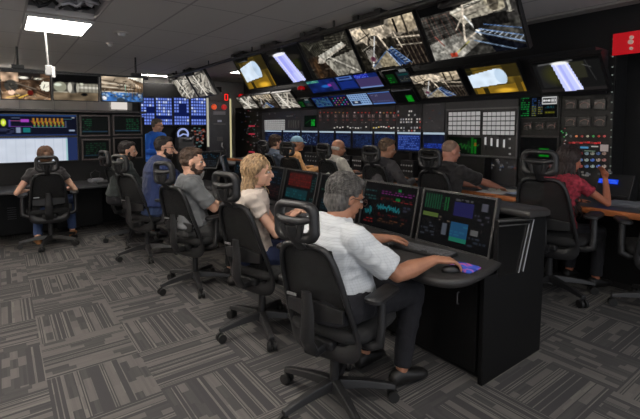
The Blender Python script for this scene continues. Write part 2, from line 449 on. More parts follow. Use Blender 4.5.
# ================================================================== CHAIRS
def make_chair(label):
    t = thing('office_chair', label, 'chair')
    bm = new(); cyl(bm, (0, 0, .075), (0, 0, .135), .05, 20, .038); obj('hub', bm, FRM, t, smooth=40)
    for k in range(5):
        a = R(72*k+20); d = Vector((math.cos(a), math.sin(a), 0)); n = Vector((-d.y, d.x, 0))
        rings = []
        for s, w, z, h in ((.03, .032, .115, .05), (.16, .027, .108, .04), (.27, .023, .094, .032), (.335, .02, .082, .024)):
            c = d*s+Vector((0, 0, z)); rings.append([c+n*w+Vector((0, 0, -h/2)), c+n*w*.7+Vector((0, 0, h/2)), c-n*w*.7+Vector((0, 0, h/2)), c-n*w+Vector((0, 0, -h/2))])
        bm = new(); loft(bm, rings); lg = obj('base_leg', bm, FRM, t, bevel=.004)
        bm = new(); c = d*.325+Vector((0, 0, .03))
        for s in (-1, 1): cyl(bm, c+n*s*.010, c+n*s*.028, .030, 18)
        cyl(bm, c-n*.012, c+n*.012, .010, 10); cyl(bm, c+Vector((0, 0, 0)), c+Vector((0, 0, .05)), .008, 8)
        obj('caster', bm, RUB, lg, smooth=40)
    bm = new(); cyl(bm, (0, 0, .12), (0, 0, .28), .026, 16); cyl(bm, (0, 0, .27), (0, 0, .39), .016, 14); obj('gas_column', bm, FRM, t, smooth=40)
    bm = new(); box(bm, (-.02, 0, .395), (.26, .16, .05)); box(bm, (-.16, 0, .385), (.12, .09, .05)); obj('mechanism', bm, BLK, t, bevel=.012)
    bm = new(); tube(bm, [(.06, -.07, .39), (.06, -.2, .385), (.07, -.235, .375)], [.006, .006, .012], 8); obj('lever', bm, BLK, t, smooth=60)
    # seat
    bm = new(); rings = []
    for z, g in ((.415, -.03), (.425, -.004), (.45, .008), (.475, .004), (.49, -.02), (.495, -.06)):
        rings.append([Vector((x*1.0+.10, y, z-.02*max(0, (x-.1)/.13)**2 if z > .44 else z)) for x, y in rrect(.47+2*g, .48+2*g, .12+g*.5, 6)])
    bm2 = bm; loft(bm2, rings); obj('seat', bm2, FAB, t, smooth=60)
    # backrest: outline in (y, z) bent along a curve x(z)
    def bxz(z, y=0): 
        q = max(0.0, (z-.40)/.56)
        return -.125-.03*math.sin(q*PI*.8)-.13*q**1.4 + .30*y*y*(1.2-q)+.02*(1-q)
    def outline(g, n=48):
        out = []
        for k in range(n):
            a = 2*PI*k/n; c, s = math.cos(a), math.sin(a)
            e = .42
            y = abs(c)**e*math.copysign(1, c); z = abs(s)**e*math.copysign(1, s)
            zz = .63+z*(.315-g)
            w = (.222-.060*((zz-.4)/.56)) - g
            out.append((y*w, zz))
        return out
    bm = new(); o1 = outline(0); pts = [Vector((bxz(z, y), y, z)) for y, z in o1]
    fr = frames(pts, True); rings = []
    for (p, u_, v_), (y, z) in zip(fr, o1):
        inw = Vector((0, -y, .63-z)).normalized(); w = .024+.05*max(0.0, min(1.0, (.50-z)/.12))
        back = Vector((-1, 0, 0))
        rings.append([p+inw*w*math.cos(2*PI*j/8)*.6+inw*w*.4+back*.018*math.sin(2*PI*j/8) for j in range(8)])
    loft(bm, rings, False, True); obj('back_frame', bm, FRM, t, smooth=70)
    bm = new(); g = []
    for i in range(15):
        z = .35+.575*i/14; row = []
        w = (.208-.060*((z-.4)/.56))*(1-.25*max(0, 1-(z-.35)/.07)**2)
        for j in range(11):
            y = -w+2*w*j/10; row.append(bm.verts.new((bxz(z, y)+.004, y, z)))
        g.append(row)
    for i in range(14):
        for j in range(10): bm.faces.new((g[i][j], g[i][j+1], g[i+1][j+1], g[i+1][j]))
    o = obj('back_mesh', bm, MESH, t, smooth=180); so = o.modifiers.new('s', 'SOLIDIFY'); so.thickness = .004
    # lumbar pad behind the mesh
    bm = new(); rings = []
    for i in range(9):
        y = -.17+.34*i/8; x = bxz(.58, y)-.022; h = .05*(1-.35*abs(i-4)/4)
        rings.append([(x-.012, y, .585-h), (x+.006, y, .585-h), (x+.006, y, .585+h), (x-.012, y, .585+h)])
    loft(bm, rings); lu = obj('lumbar_support', bm, BLK, t, bevel=.004)
    bm = new(); box(bm, (bxz(.63, .10)-.036, .125, .648), (.006, .06, .014)); obj('tag', bm, TAGM, lu)
    # spine: curved support from mechanism up the back
    bm = new(); pts = [(-.15, 0, .375), (-.21, 0, .385), (-.245, 0, .45), (-.24, 0, .58), (-.25, 0, .70)]
    tube(bm, pts, [.03, .032, .03, .026, .02], 10, sq=(1.5, .6)); obj('back_spine', bm, FRM, t, smooth=60)
    # headrest: looped cushion frame on a bracket
    hr = bm = new()
    loop = [Vector((-.335+.9*y*y-.06*(z-1.06), y, z)) for y, z in [(p[0], p[1]+1.065) for p in rrect(.205, .155, .045, 5)]]
    fr = frames(loop, True); rings = []
    for (p, u_, v_) in fr:
        inw = Vector((0, -p.y, 1.065-p.z)).normalized()
        rings.append([p+inw*(.023+(.008 if p.z < 1.02 else 0))*math.cos(2*PI*j/8)+Vector((-1, 0, 0))*.030*math.sin(2*PI*j/8) for j in range(8)])
    loft(bm, rings, False, True); obj('headrest', bm, FRM, t, smooth=70)
    bm = new()
    tube(bm, [(-.29, 0, .93), (-.33, 0, .965), (-.36, 0, 1.0), (-.37, 0, 1.05)], [.022, .02, .02, .022], 8, sq=(1.4, .7))
    tube(bm, [(-.33, -.11, 1.085), (-.358, -.05, 1.07), (-.358, .05, 1.07), (-.33, .11, 1.085)], [.016, .024, .024, .016], 8, sq=(1, .8))
    tube(bm, [(-.35, -.03, .985), (-.362, -.055, 1.06)], .017, 6); tube(bm, [(-.35, .03, .985), (-.362, .055, 1.06)], .017, 6)
    obj('headrest_bracket', bm, FRM, t, smooth=60)
    for s in (-1, 1):
        bm = new(); tube(bm, [(-.03, s*.10, .40), (-.03, s*.24, .40), (-.02, s*.285, .42), (-.01, s*.285, .50), (0, s*.28, .65)], [.018, .018, .02, .018, .018], 8, sq=(1, 1.3))
        ar = obj('armrest', bm, FRM, t, smooth=60)
        bm = new(); rings = []
        for z, g in ((.645, -.012), (.652, 0), (.668, 0), (.678, -.012)):
            rings.append([(x+.02, y+s*.275, z) for x, y in rrect(.25+2*g, .095+2*g, .035+g*.5, 5)])
        loft(bm, rings); obj('arm_pad', bm, FRM, ar, smooth=50)
    return t
G1 = 'high-backed mesh chairs of the front row'
CH = make_chair('black mesh office chair carrying the grey-haired man in the pale short-sleeved shirt')
CH['group'] = G1; CH.location = (1.40, 1.74, 0); CH.rotation_euler = (0, 0, R(18))
for x, y, a, lb, g in (
    (1.50, 2.72, 16, 'black mesh office chair carrying the blonde woman in the cream top', G1),
    (1.42, 3.86, 22, 'black mesh office chair carrying the bearded man in the grey t-shirt', G1),
    (1.32, 5.12, 25, 'black mesh office chair carrying the bearded man with glasses in the navy shirt', G1),
    (1.36, 6.0, 12, 'black mesh office chair carrying the balding man in the dark green sweater', G1),
    (.46, 6.32, 84, 'black mesh office chair with its back to us at the far left wide screens', 'mesh chairs at the left console'),
    (-.42, 6.45, 60, 'black mesh office chair cut off by the left edge of the picture', 'mesh chairs at the left console'),
    (3.84, 6.34, 10, 'black mesh office chair carrying the curly-haired man in the grey-blue shirt', 'mesh chairs of the back row'),
    (3.78, 5.62, 24, 'black mesh office chair tilted behind the person in the pale blue cap', 'mesh chairs of the back row'),
    (3.90, 4.74, 8, 'black mesh office chair carrying the bald white-haired man in the white shirt', 'mesh chairs of the back row'),
    (3.90, 3.82, 12, 'black mesh office chair carrying the brown-haired man in the charcoal shirt', 'mesh chairs of the back row'),
    (3.92, 2.94, 10, 'black mesh office chair carrying the close-cropped man in the black t-shirt', 'mesh chairs of the back row'),
    (3.96, 1.80, 8, 'black mesh office chair with a see-through back carrying the woman in the pink top', 'mesh chairs of the back row'),
    (4.25, 1.03, 30, 'black mesh office chair cut off by the right edge, only its wheels showing', 'mesh chairs of the back row')):
    c = dup(CH, (x, y, 0), R(a), lb, g)
    if 'back row' in g: c.scale = (1, 1.06, 1.10) if y > 2.5 or y < 1.5 else (1.08, 1.2, 1.13)      # seats set higher
    elif 1.2 < x < 1.6: c.scale = (1, 1, 1.04)

# ================================================================== FRONT CONSOLE ROW
DZ = .715
t = thing('console_desk', 'long charcoal console desk of the front row with a rounded padded edge', 'desk', (0, 0, 0))
# worktop: front edge x=1.74, rounded near end
bm = new()
pl = [(2.42, 1.34), (2.30, 1.33)]+[(2.30-.08*math.sin(a), 1.33-.05+.05*math.cos(a)) for a in [0]]
corner = bez((2.31, 1.328), (2.16, 1.285), (2.02, 1.275), 5)+bez((1.98, 1.272), (1.77, 1.262), (1.76, 1.46), 8)
pl = [(2.45, 1.345), (2.34, 1.335)]+[(p.x, p.y) for p in corner]+[(1.76, 6.75), (2.45, 6.75)]
def inset(poly, d):
    out = []; n = len(poly)
    for i in range(n):
        a, b_, c_ = Vector(poly[i-1]), Vector(poly[i]), Vector(poly[(i+1) % n])
        e1 = (b_-a).normalized(); e2 = (c_-b_).normalized()
        n1 = Vector((e1.y, -e1.x)); n2 = Vector((e2.y, -e2.x)); nn = (n1+n2).normalized()
        out.append(tuple(b_+nn*d))
    return out
rings = []
for z, d in ((DZ-.052, .018), (DZ-.04, .004), (DZ-.02, -.002), (DZ-.006, .004), (DZ, .018)):
    rings.append([(x, y, z) for x, y in inset(pl, d)])
loft(bm, rings); obj('worktop', bm, WTOP, t, smooth=50)
# end panel: lower box plus raked upper side
side = [(2.17, 0.0), (2.84, 0.0), (2.86, .90), (2.30, .945), (2.34, .90), (2.30, .70), (2.17, .66)]
side = [(2.17, 0), (2.85, 0), (2.87, .895), (2.33, .955), (2.47, .64), (2.17, .655)]
side = [(2.17, 0), (2.85, 0), (2.88, .915), (2.30, .96), (2.30, .64), (2.17, .65)]
bm = new(); prism(bm, side, lambda a, b_: (a, 1.335, b_), lambda a, b_: (a, 1.365, b_)); ep = obj('end_panel', bm, DRK, t, bevel=.004)
# two aluminium strips framing the recessed cheek
def strip(path, w=.010):
    bm = new(); tube(bm, [(a, 1.328, b_) for a, b_ in path], w/2, 6); return obj('trim_strip', bm, TRIMM, ep)
strip([(2.29, .955), (2.69, .915), (2.575, .60)], .014)
strip([(2.30, .925), (2.635, .893), (2.525, .60)], .010)
bm = new(); prism(bm, [(2.30, .945), (2.68, .905), (2.57, .60), (2.31, .62)], lambda a, b_: (a, 1.333, b_), lambda a, b_: (a, 1.336, b_)); obj('cheek_inlay', bm, mat('gloss_black', (.05, .05, .05), .25), ep)
# carcass
bm = new(); box(bm, (2.52, 4.05, .33), (.62, 5.36, .62)); obj('carcass', bm, DRK, t)
for k in range(6):
    y0 = 1.37+.9*k
    bm = new(); box(bm, (2.195, y0+.45, .34), (.022, .86, .58)); d = obj('cabinet_door', bm, DRK, t, bevel=.004)
    bm = new(); tube(bm, [(2.18, y0+.14, .43), (2.165, y0+.14, .435), (2.165, y0+.14, .50), (2.18, y0+.14, .505)], .005, 6); obj('handle', bm, STEEL, d)
bm = new(); box(bm, (2.70, 4.05, .77), (.26, 5.36, .26)); obj('turret', bm, DRK, t)
bm = new(); rings = []
shelf = [(2.56, 1.285)]+[(2.80+.12*math.sin(a), 1.405-.12*math.cos(a)) for a in [R(k*15) for k in range(0, 7)]]+[(2.92, 6.75), (2.56, 6.75)]
for z, d in ((-.052, .02), (-.04, .0), (-.015, 0), (0, .02)):
    rings.append([(x, y, 1.005-.065*(x-2.3)+z) for x, y in inset(shelf, -d)])
loft(bm, rings); obj('top_shelf', bm, WTOP, t, smooth=50)

# pictures for the console monitors
def cv_data(seed, cols, w=66, h=40, bg=(.012, .014, .018)):
    c = Cv(w, h, bg, seed)
    for (x0, y0, x1, y1, col, kind) in cols:
        if kind == 'f': c.rect(x0, y0, x1, y1, col)
        elif kind == 't': c.text(x0, y0, x1, y1, max(2, int((y1-y0)*h/2.6)), col)
        elif kind == 'w':
            px_, py_ = x0, (y0+y1)/2
            while px_ < x1:
                nx = px_+.012; ny = y0+(y1-y0)*c.rg.rand(); c.line(px_, py_, nx, ny, .02, col); px_, py_ = nx, ny
        elif kind == 'g':
            n = int((x1-x0)*w/3)
            for i in range(n): c.rect(x0+i*3/w, y0, x0+(i*3+1.6)/w, y1, col, .8)
    c.a *= .82
    return c
g_, p_, c_, r_, b_, y_ = (.05, .42, .18), (.45, .12, .42), (.08, .42, .45), (.5, .1, .1), (.12, .16, .5), (.4, .4, .15)
MB = cv_data(1, [(.03, .05, .30, .34, (.05, .34, .2), 'g'), (.33, .08, .42, .34, g_, 'g'), (.05, .08, .40, .34, (.05, .2, .12), 't'), (.47, .14, .74, .40, (.10, .10, .30), 'f'), (.48, .08, .72, .12, (.5, .5, .5), 't'), (.84, .1, .92, .24, (.3, .3, .34), 'f'), (.02, .42, .26, .50, (.30, .38, .16), 'f'),
                 (.46, .52, .70, .80, (.10, .28, .42), 'f'), (.46, .56, .70, .78, (.12, .36, .48), 't'), (.46, .80, .70, .88, (.10, .42, .34), 'f'), (.02, .60, .24, .88, (.22, .24, .28), 't'), (.34, .58, .41, .80, (.3, .32, .36), 'f'), (.74, .6, .84, .7, (.35, .35, .35), 'f'), (.76, .3, .95, .5, (.25, .25, .3), 't'), (.72, .72, .95, .92, (.16, .2, .25), 't'), (.28, .45, .44, .56, (.4, .35, .3), 't')], 80, 50)
MA = cv_data(2, [(.35, .14, .96, .24, p_, 't'), (.35, .30, .95, .37, r_, 't'), (.66, .08, .72, .14, g_, 'f'), (.30, .46, .74, .60, c_, 'w'), (.34, .5, .7, .57, c_, 'w'), (.02, .1, .26, .40, (.12, .3, .3), 't'), (.06, .56, .2, .74, c_, 'w'), (.34, .66, .95, .72, r_, 't'), (.3, .76, .95, .86, (.35, .2, .12), 't'),
                 (.8, .42, .95, .62, (.2, .22, .3), 't'), (.02, .8, .26, .92, r_, 't'), (.64, .28, .72, .34, g_, 'f')], 72, 44)
MC = cv_data(3, [(.05, .1, .95, .5, (.08, .34, .26), 't'), (.1, .55, .9, .9, (.1, .26, .3), 't'), (.2, .5, .9, .6, c_, 'w')], 60, 38)
MD = cv_data(4, [(.12, .06, .84, .45, (.24, .05, .04), 'f'), (.12, .10, .84, .45, (.40, .07, .05), 't'), (.08, .52, .78, .80, (.03, .18, .20), 'f'), (.1, .55, .75, .8, (.04, .32, .34), 't'), (.3, .84, .9, .94, (.4, .2, .15), 't'), (.87, .1, .97, .9, (.1, .3, .3), 't')], 60, 38)
ME = cv_data(5, [(.05, .08, .3, .9, (.05, .28, .22), 't'), (.36, .05, .46, .92, (.05, .45, .15), 'g'), (.5, .1, .95, .5, (.12, .25, .35), 't'), (.5, .55, .95, .9, (.3, .12, .12), 't')], 60, 38)
MF = cv_data(6, [(.05, .08, .95, .4, (.1, .3, .4), 't'), (.05, .5, .95, .9, (.2, .25, .3), 't')], 50, 32)
mons = [(1.665, MB, 'nearest front console monitor, with a blue panel and green figures'), (2.265, MA, 'front console monitor with magenta and cyan traces in front of the man in glasses'),
        (2.865, MC, 'front console monitor with green text half hidden by the grey-haired man'), (3.465, MD, 'front console monitor with a red block above a teal block'),
        (4.065, ME, 'front console monitor with green columns beside the blonde woman'), (4.665, MF, 'front console monitor behind the blonde woman, sixth from the near end')]
for y, cv, lb in mons:
    d = display('monitor', lb, 'monitor', (2.335, y, .892), .535, .345, cv, -90, -13, .014, .03, 'monitors on the front console', gain=1.0)
    bm = new(); box(bm, (0, .06, -.13), (.06, .04, .10)); obj('stand', bm, BLK, d)
def keyboard(x, y, z, a, lb, n=46, w=.43, tilt=0, group='keyboards on the desks'):
    t = thing('keyboard', lb, 'keyboard', (x, y, z), R(a), group)
    bm = new(); box(bm, (0, 0, .010), (.14, w, .018)); obj('case', bm, RACKD, t, bevel=.004)
    KC = mat('key_caps', (.33, .33, .34), .5)
    bm = new()
    for i in range(5):
        for j in range(19):
            if i == 0 and 5 < j < 11: 
                if j == 6: box(bm, (-.048, -w*.37+j*.0222+.045, .023), (.016, .1, .008))
                continue
            box(bm, (-.048+i*.024, -w*.465+j*.0222, .023), (.019, .0175, .008))
    k = obj('keys', bm, KC, t, bevel=0); return t
keyboard(2.10, 1.74, DZ, 8, 'black keyboard between the hands of the grey-haired man')
keyboard(2.10, 2.9, DZ, 0, 'black keyboard on the front console in front of the blonde woman')
keyboard(2.10, 3.9, DZ, 0, 'black keyboard on the front console in front of the grey t-shirt man')
keyboard(2.10, 5.0, DZ, 0, 'black keyboard on the front console in front of the navy-shirted man')
t = thing('mouse_pad', 'blue mouse pad printed with pink and white swirls at the near desk end', 'mouse pad', (2.04, 1.385, DZ+.001), R(6))
m = bpy.data.materials.new('pad_print'); nt, N, L, b = nodes_of(m)
tc = nd('ShaderNodeTexCoord'); nz = nd('ShaderNodeTexNoise'); nz.inputs['Scale'].default_value = 9; nz.inputs['Distortion'].default_value = 1.5
rp = nd('ShaderNodeValToRGB'); L.new(tc.outputs['Object'], nz.inputs['Vector']); L.new(nz.outputs['Fac'], rp.inputs['Fac'])
e = rp.color_ramp.elements; e[0].position = .38; e[0].color = (.01, .03, .25, 1); e[1].position = .7; e[1].color = (.75, .8, .95, 1)
for p, c in ((.48, (.03, .1, .6)), (.56, (.7, .1, .25)), (.6, (.08, .2, .7))):
    q = e.new(p); q.color = (*c, 1)
L.new(rp.outputs[0], b.inputs['Base Color']); b.inputs['Roughness'].default_value = .7
bm = new(); loft(bm, [[(x, y, z) for x, y in rrect(.15, .15, .03)] for z in (0, .004)]); obj('pad', bm, m, t)
t = thing('mouse', 'black computer mouse under the right hand of the grey-haired man', 'mouse', (1.925, 1.385, DZ+.005), R(-30))
bm = new(); ell(bm, (0, 0, .008), (.055, .03, .026)); bmesh.ops.bisect_plane(bm, geom=bm.verts[:]+bm.edges[:]+bm.faces[:], plane_co=(0, 0, 0), plane_no=(0, 0, -1), clear_outer=True); obj('shell', bm, BLK, t, smooth=180)
bm = new(); cyl(bm, (.03, -.004, .028), (.03, .004, .028), .009, 12); obj('wheel', bm, RUB, t)
# small items at the far end of the front console
d = display('monitor', 'grey-backed monitor turned away from us between the grey t-shirt and the blonde woman', 'monitor', (2.42, 5.34, .99), .36, .24, MF, 60, -14, .012, .03, 'monitors on the front console')
for o in d.children:
    if o.name.startswith('housing'): o.data.materials[0] = mat('grey_housing', (.36, .38, .42), .5)
bm = new(); box(bm, (0, .06, -.19), (.05, .03, .20)); obj('stand', bm, BLK, d)
d = display('monitor', 'slim monitor seen almost edge-on beyond the grey t-shirt man', 'monitor', (2.38, 5.98, 1.02), .42, .26, MF, -50, -35, .012, .03, 'monitors on the front console')
bm = new(); box(bm, (0, .06, -.19), (.05, .03, .20)); obj('stand', bm, BLK, d)

# ================================================================== BACK ROW: RACKS AND DESK
def bay(x0, x1, label, m=RACK, ztop=2.2, X=5.0, y=110):
    ya, yb = atX(x0, y, X).y, atX(x1, y, X).y
    w = ya-yb
    t = thing('equipment_rack', label, 'rack', (X, (ya+yb)/2, 0), 0, 'equipment racks of the long right wall')
    bm = new(); box(bm, (.17, 0, ztop/2), (.30, w-.006, ztop)); obj('cabinet', bm, RACKD, t)
    bm = new(); box(bm, (.008, 0, (ztop+.0)/2), (.02, w-.012, ztop-.01)); obj('front_panel', bm, m, t, bevel=.003)
    t['_y'] = (ya+yb)/2
    return t
def on(t, x, y, X=4.99):
    p = atX(x, y, X); return Vector((p.x-t.location.x, p.y-t.location.y, p.z))
BTN = {}
def button(t, x, y, c, w=.03, h=.02, s=1.0, rnd=False, name='button', dx=0.0, dp=.014):
    p = on(t, x, y); p.x += dx
    key = (name, round(w, 3), round(h, 3), rnd, c, s)
    if key not in BTN:
        bm = new()
        if rnd: cyl(bm, (0, 0, 0), (-dp, 0, 0), w/2, 10, w/2*.85)
        else: box(bm, (-dp/2, 0, 0), (dp, w, h))
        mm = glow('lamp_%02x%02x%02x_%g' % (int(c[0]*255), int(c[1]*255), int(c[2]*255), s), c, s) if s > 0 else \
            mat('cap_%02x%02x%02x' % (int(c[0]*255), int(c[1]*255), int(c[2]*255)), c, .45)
        BTN[key] = obj(name, bm, mm, t); o = BTN[key]
    else:
        o = BTN[key].copy(); COL.objects.link(o); o.parent = t
    o.location = p
    return o
def flat(t, x0, y0, x1, y1, cv, name='screen', rim=.012, X=4.985, rimmat=None):
    """screen with a rim, mounted flush on a rack"""
    c, w, h = face(name, x0, y0, x1, y1, X)
    e = bpy.data.objects.new(name+'_mount', None)
    bm = new(); ox = c[0]-t.location.x; oy = c[1]-t.location.y
    box(bm, (ox+.006, oy, c[2]), (.02, w+2*rim, h+2*rim)); rb = obj(name+'_rim', bm, rimmat or BLK, t, bevel=.003)
    bpy.data.objects.remove(e)
    s = screen(cv, w, h, rb, name)
    s.matrix_local = Matrix.Translation((ox-.0055, oy, c[2])) @ Matrix.Rotation(R(-90), 4, 'Z')
    return s
rg = random.Random(11)
# bay with meters, lamps and knobs, far right
A = bay(561, 614, 'tall black rack at the far right with two rows of meters and rows of knobs', mat('rack_jet', (.035, .035, .038), .6), 2.4)
for yy in (104.5, 121.5):
    for xx in (571, 585, 600):
        p = on(A, xx, yy); bm = new(); box(bm, (-.004, 0, 0), (.012, .11, .10), Matrix.Translation(p)); mt = obj('meter', bm, mat('meter_black', (.03, .03, .035), .3), A, bevel=.004)
        bm = new()
        arc = [(p.x-.012, p.y-.045+.09*i/8, p.z+.02-.02*((i-4)/4)**2) for i in range(9)]
        tube(bm, arc, .0028, 5); tube(bm, [(p.x-.012, p.y-.03, p.z-.035), (p.x-.012, p.y-.035, p.z+.012)], .002, 5)
        obj('scale', bm, glow('meter_scale', (.42, .28, .26), .6), mt)
for i, c in enumerate([(.35, .35, .35), (.85, .5, .3), (.6, .2, .2), (.7, .7, .6), (.2, .6, .3), (.7, .25, .2), (.75, .3, .3)]):
    button(A, 571+i*5.6, 136.2, c, .024, .024, .6, True, 'lamp')
for i in range(9): button(A, 570.5+i*3.6, 142.3+.9*rg.random(), rg.choice([(.75, .1, .14), (.5, .08, .1)]), .026, .018, .7)
for i in range(12): button(A, 561.5+rg.random()*7, 128+rg.random()*16, rg.choice([(.2, .7, .35), (.7, .7, .7), (.5, .2, .2)]), .012, .012, .55, True, 'lamp')
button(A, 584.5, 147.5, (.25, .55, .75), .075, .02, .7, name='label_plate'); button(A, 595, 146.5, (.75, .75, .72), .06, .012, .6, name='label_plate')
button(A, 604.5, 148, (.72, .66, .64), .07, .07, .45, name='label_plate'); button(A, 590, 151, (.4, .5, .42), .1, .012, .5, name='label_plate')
for j, yy in enumerate((153.5, 160, 166.3)):
    for i in range(6):
        c = [(.62, .42, .4), (.6, .3, .26), (.42, .55, .75), (.62, .68, .66), (.35, .48, .8), (.68, .62, .58)][(i+(j == 1)) % 6] if j else [(.6, .35, .35), (.5, .2, .2), (.45, .55, .6), (.6, .6, .55), (.3, .4, .6), (.6, .5, .45)][i]
        p = on(A, 575.5+i*5.8, yy); bm = new(); cyl(bm, p, p+Vector((-.03, 0, 0)), .017, 12, .014); k = obj('knob', bm, mat('knob_%d%d' % (i, j), c, .4, emit=c, estr=.25), A, smooth=40)
        bm = new(); box(bm, (p.x-.031, p.y, p.z+.008), (.003, .004, .02)); obj('pointer', bm, mat('pointer_black', (.03, .03, .03), .5), k)
for yy in range(38, 178, 9): button(A, 613.2-.02*(yy-38), yy+rg.random()*3, (.6, .65, .62), .014, .010, .45, True, 'ear_led')  # glowing dots for the LED line on the rack ear
# bay with text screen
B = bay(519.5, 561, 'black rack with a green text screen carrying a white logo plate over three small meters', MATS['rack_jet'], 2.4)
cv = Cv(76, 46, (.015, .02, .02), 21)
cv.text(.02, .05, .26, .95, 9, (.08, .6, .25), .8); cv.text(.33, .1, .45, .95, 9, (.15, .3, .55), .8); cv.text(.33, .45, .45, .95, 5, (.5, .5, .15), .9)
cv.text(.5, .1, .62, .95, 9, (.3, .35, .5), .7); cv.text(.5, .5, .62, .95, 5, (.5, .48, .15), .9); cv.text(.68, .48, .92, .6, 2, (.1, .4, .45), .9); cv.rect(.68, .72, .94, .84, (.22, .22, .05)); cv.text(.7, .73, .93, .83, 1, (.45, .45, .1), .9)
cv.a *= .8
cv.rect(.60, .08, .985, .42, (.75, .75, .75)); cv.rect(.62, .13, .965, .37, (.25, .25, .25)); cv.text(.63, .16, .96, .34, 1, (.85, .85, .85), .95); cv.rect(.63, .24, .8, .26, (.9, .9, .9)); cv.rect(.84, .15, .95, .36, (.7, .7, .7), .5)
flat(B, 520.5, 95.5, 557.5, 117.5, cv, rim=.006, rimmat=mat('grey_rim', (.3, .3, .3), .4))
for xx in (528, 540, 552):
    p = on(B, xx, 126); bm = new(); box(bm, (-.004, 0, 0), (.012, .10, .085), Matrix.Translation(p)); mt = obj('meter', bm, mat('meter_black'), B, bevel=.004)
    bm = new(); tube(bm, [(p.x-.012, p.y-.04+.08*i/8, p.z+.012-.02*((i-4)/4)**2) for i in range(9)], .0028, 5); tube(bm, [(p.x-.012, p.y-.034, p.z+.03), (p.x-.012, p.y-.034, p.z-.02)], .003, 5)
    obj('scale', bm, glow('meter_scale', (.42, .28, .26), .6), mt)
cv = Cv(50, 30, (.012, .014, .016), 22); cv.rect(.53, .5, .80, .9, (.02, .42, .06)); cv.blot(.25, 5)
flat(B, 520.5, 137.5, 557, 158.5, cv, rim=.02)
# fader panel
Cc = bay(445, 519, 'wide rack behind the large panel of white keys and faders', RACK, 2.2)
t = thing('control_panel', 'large black panel of two white key blocks over four white faders and a green scope', 'control panel', tuple(face('', 445, 107.5, 519, 157, 4.93)[0]))
c, w, h = face('', 446, 108.5, 518, 157, 4.93)
bm = new(); box(bm, (.03, 0, 0), (.05, w, h)); obj('housing', bm, BLK, t, bevel=.006)
bm = new()
for s in (-1, 1): box(bm, (0, s*(w/2-.008), 0), (.018, .016, h))
for s in (-1, 1): box(bm, (0, 0, s*(h/2-.010)), (.018, w-.032, .02))
obj('bezel', bm, mat('grey_bezel', (.3, .3, .31), .4), t)
def loc(x, y, X=4.93): p = atX(x, y, X); return Vector((p.x-t.location.x, p.y-t.location.y, p.z-t.location.z))
KEYW = mat('white_keys', (.62, .62, .62), .5, emit=(.55, .55, .55), estr=.75)
for (xa, xb, nc) in ((449, 480.5, 7), (483.5, 515, 7)):
    a, b2 = loc(xa, 112), loc(xb, 135.5); kb = None
    bm = new(); box(bm, (0, (a.y+b2.y)/2, (a.z+b2.z)/2), (.012, a.y-b2.y, a.z-b2.z)); kb = obj('key_block', bm, mat('key_gap', (.15, .15, .15), .5), t)
    for i in range(nc):
        for j in range(5):
            y_ = a.y+(b2.y-a.y)*(i+.5)/nc; z_ = a.z+(b2.z-a.z)*(j+.5)/5
            if (i, j) == (0, 0):
                bm = new(); box(bm, (0, 0, 0), (.012, (a.y-b2.y)/nc*.80, (a.z-b2.z)/5*.78)); K0 = k = obj('key', bm, KEYW, kb)
            else: k = K0.copy(); COL.objects.link(k); k.parent = kb
            k.location = (-.008, y_, z_)
for xx, yy in ((486, 141), (492, 142), (498, 143), (504.5, 143.5)):
    p = loc(xx, 143); bm = new(); box(bm, (-.003, p.y, p.z), (.006, .014, .17)); f = obj('fader', bm, mat('slot_dark', (.02, .02, .02), .4), t)
    p = loc(xx, yy); bm = new(); box(bm, (-.012, p.y, p.z), (.014, .018, .095)); obj('fader_cap', bm, glow('fader_white', (.72, .72, .72), .8), f)
for yy in (139, 148, 154):
    p = loc(510, yy); bm = new(); cyl(bm, p, p+Vector((-.012, 0, 0)), .012, 10); obj('lamp', bm, glow('lamp_grey', (.55, .55, .55), .7), t)
cv = Cv(44, 28, (.015, .04, .02), 5)
cv.rect(.02, .05, .55, .9, (.02, .06, .025)); px_ = .02; py_ = .6
for i in range(26):
    ny = .35+.4*cv.rg.rand(); cv.line(px_, py_, px_+.035, ny, .05, (.1, .36, .12)); px_ += .035; py_ = ny
cv.rect(.70, 0, .78, .95, (.03, .36, .06)); cv.rect(.80, .1, .86, .95, (.05, .42, .08)); cv.rect(.80, .3, .86, .5, (.55, .35, .08)); cv.rect(.60, .2, .66, .9, (.04, .22, .06)); cv.a *= .8
a, b2 = loc(449, 137), loc(481, 155)
s = screen(cv, a.y-b2.y, a.z-b2.z, t, 'scope_screen'); s.matrix_local = Matrix.Translation((-.004, (a.y+b2.y)/2, (a.z+b2.z)/2)) @ Matrix.Rotation(R(-90), 4, 'Z')
# blank bay
D = bay(422.5, 445, 'plain dark grey rack front between the jack rows and the white key panel', mat('rack_grey', (.22, .22, .24), .5, var=.08), 2.1)
button(D, 433, 104.5, (.3, .3, .3), .26, .012, 0, name='label_plate')
# jack bay
E_ = bay(396, 422.5, 'dark rack with rows of white hooked patch jacks', RACK, 2.1)
WJ = (.78, .76, .74)
for r_i, (yy, n) in enumerate(((111.5, 8), (115.3, 7), (119.5, 9), (122.3, 9), (128.0, 9), (131.0, 7))):
    for i in range(n):
        xx = 398.5+i*2.7+rg.uniform(-.4, .4)
        if rg.random() < .14 or (r_i in (0, 1) and rg.random() < .35): continue
        c = rg.choice([WJ, WJ, (.7, .3, .28), (.6, .6, .62)])
        button(E_, xx, yy-.05*i, c, .018, .026, .6, name='patch_jack')
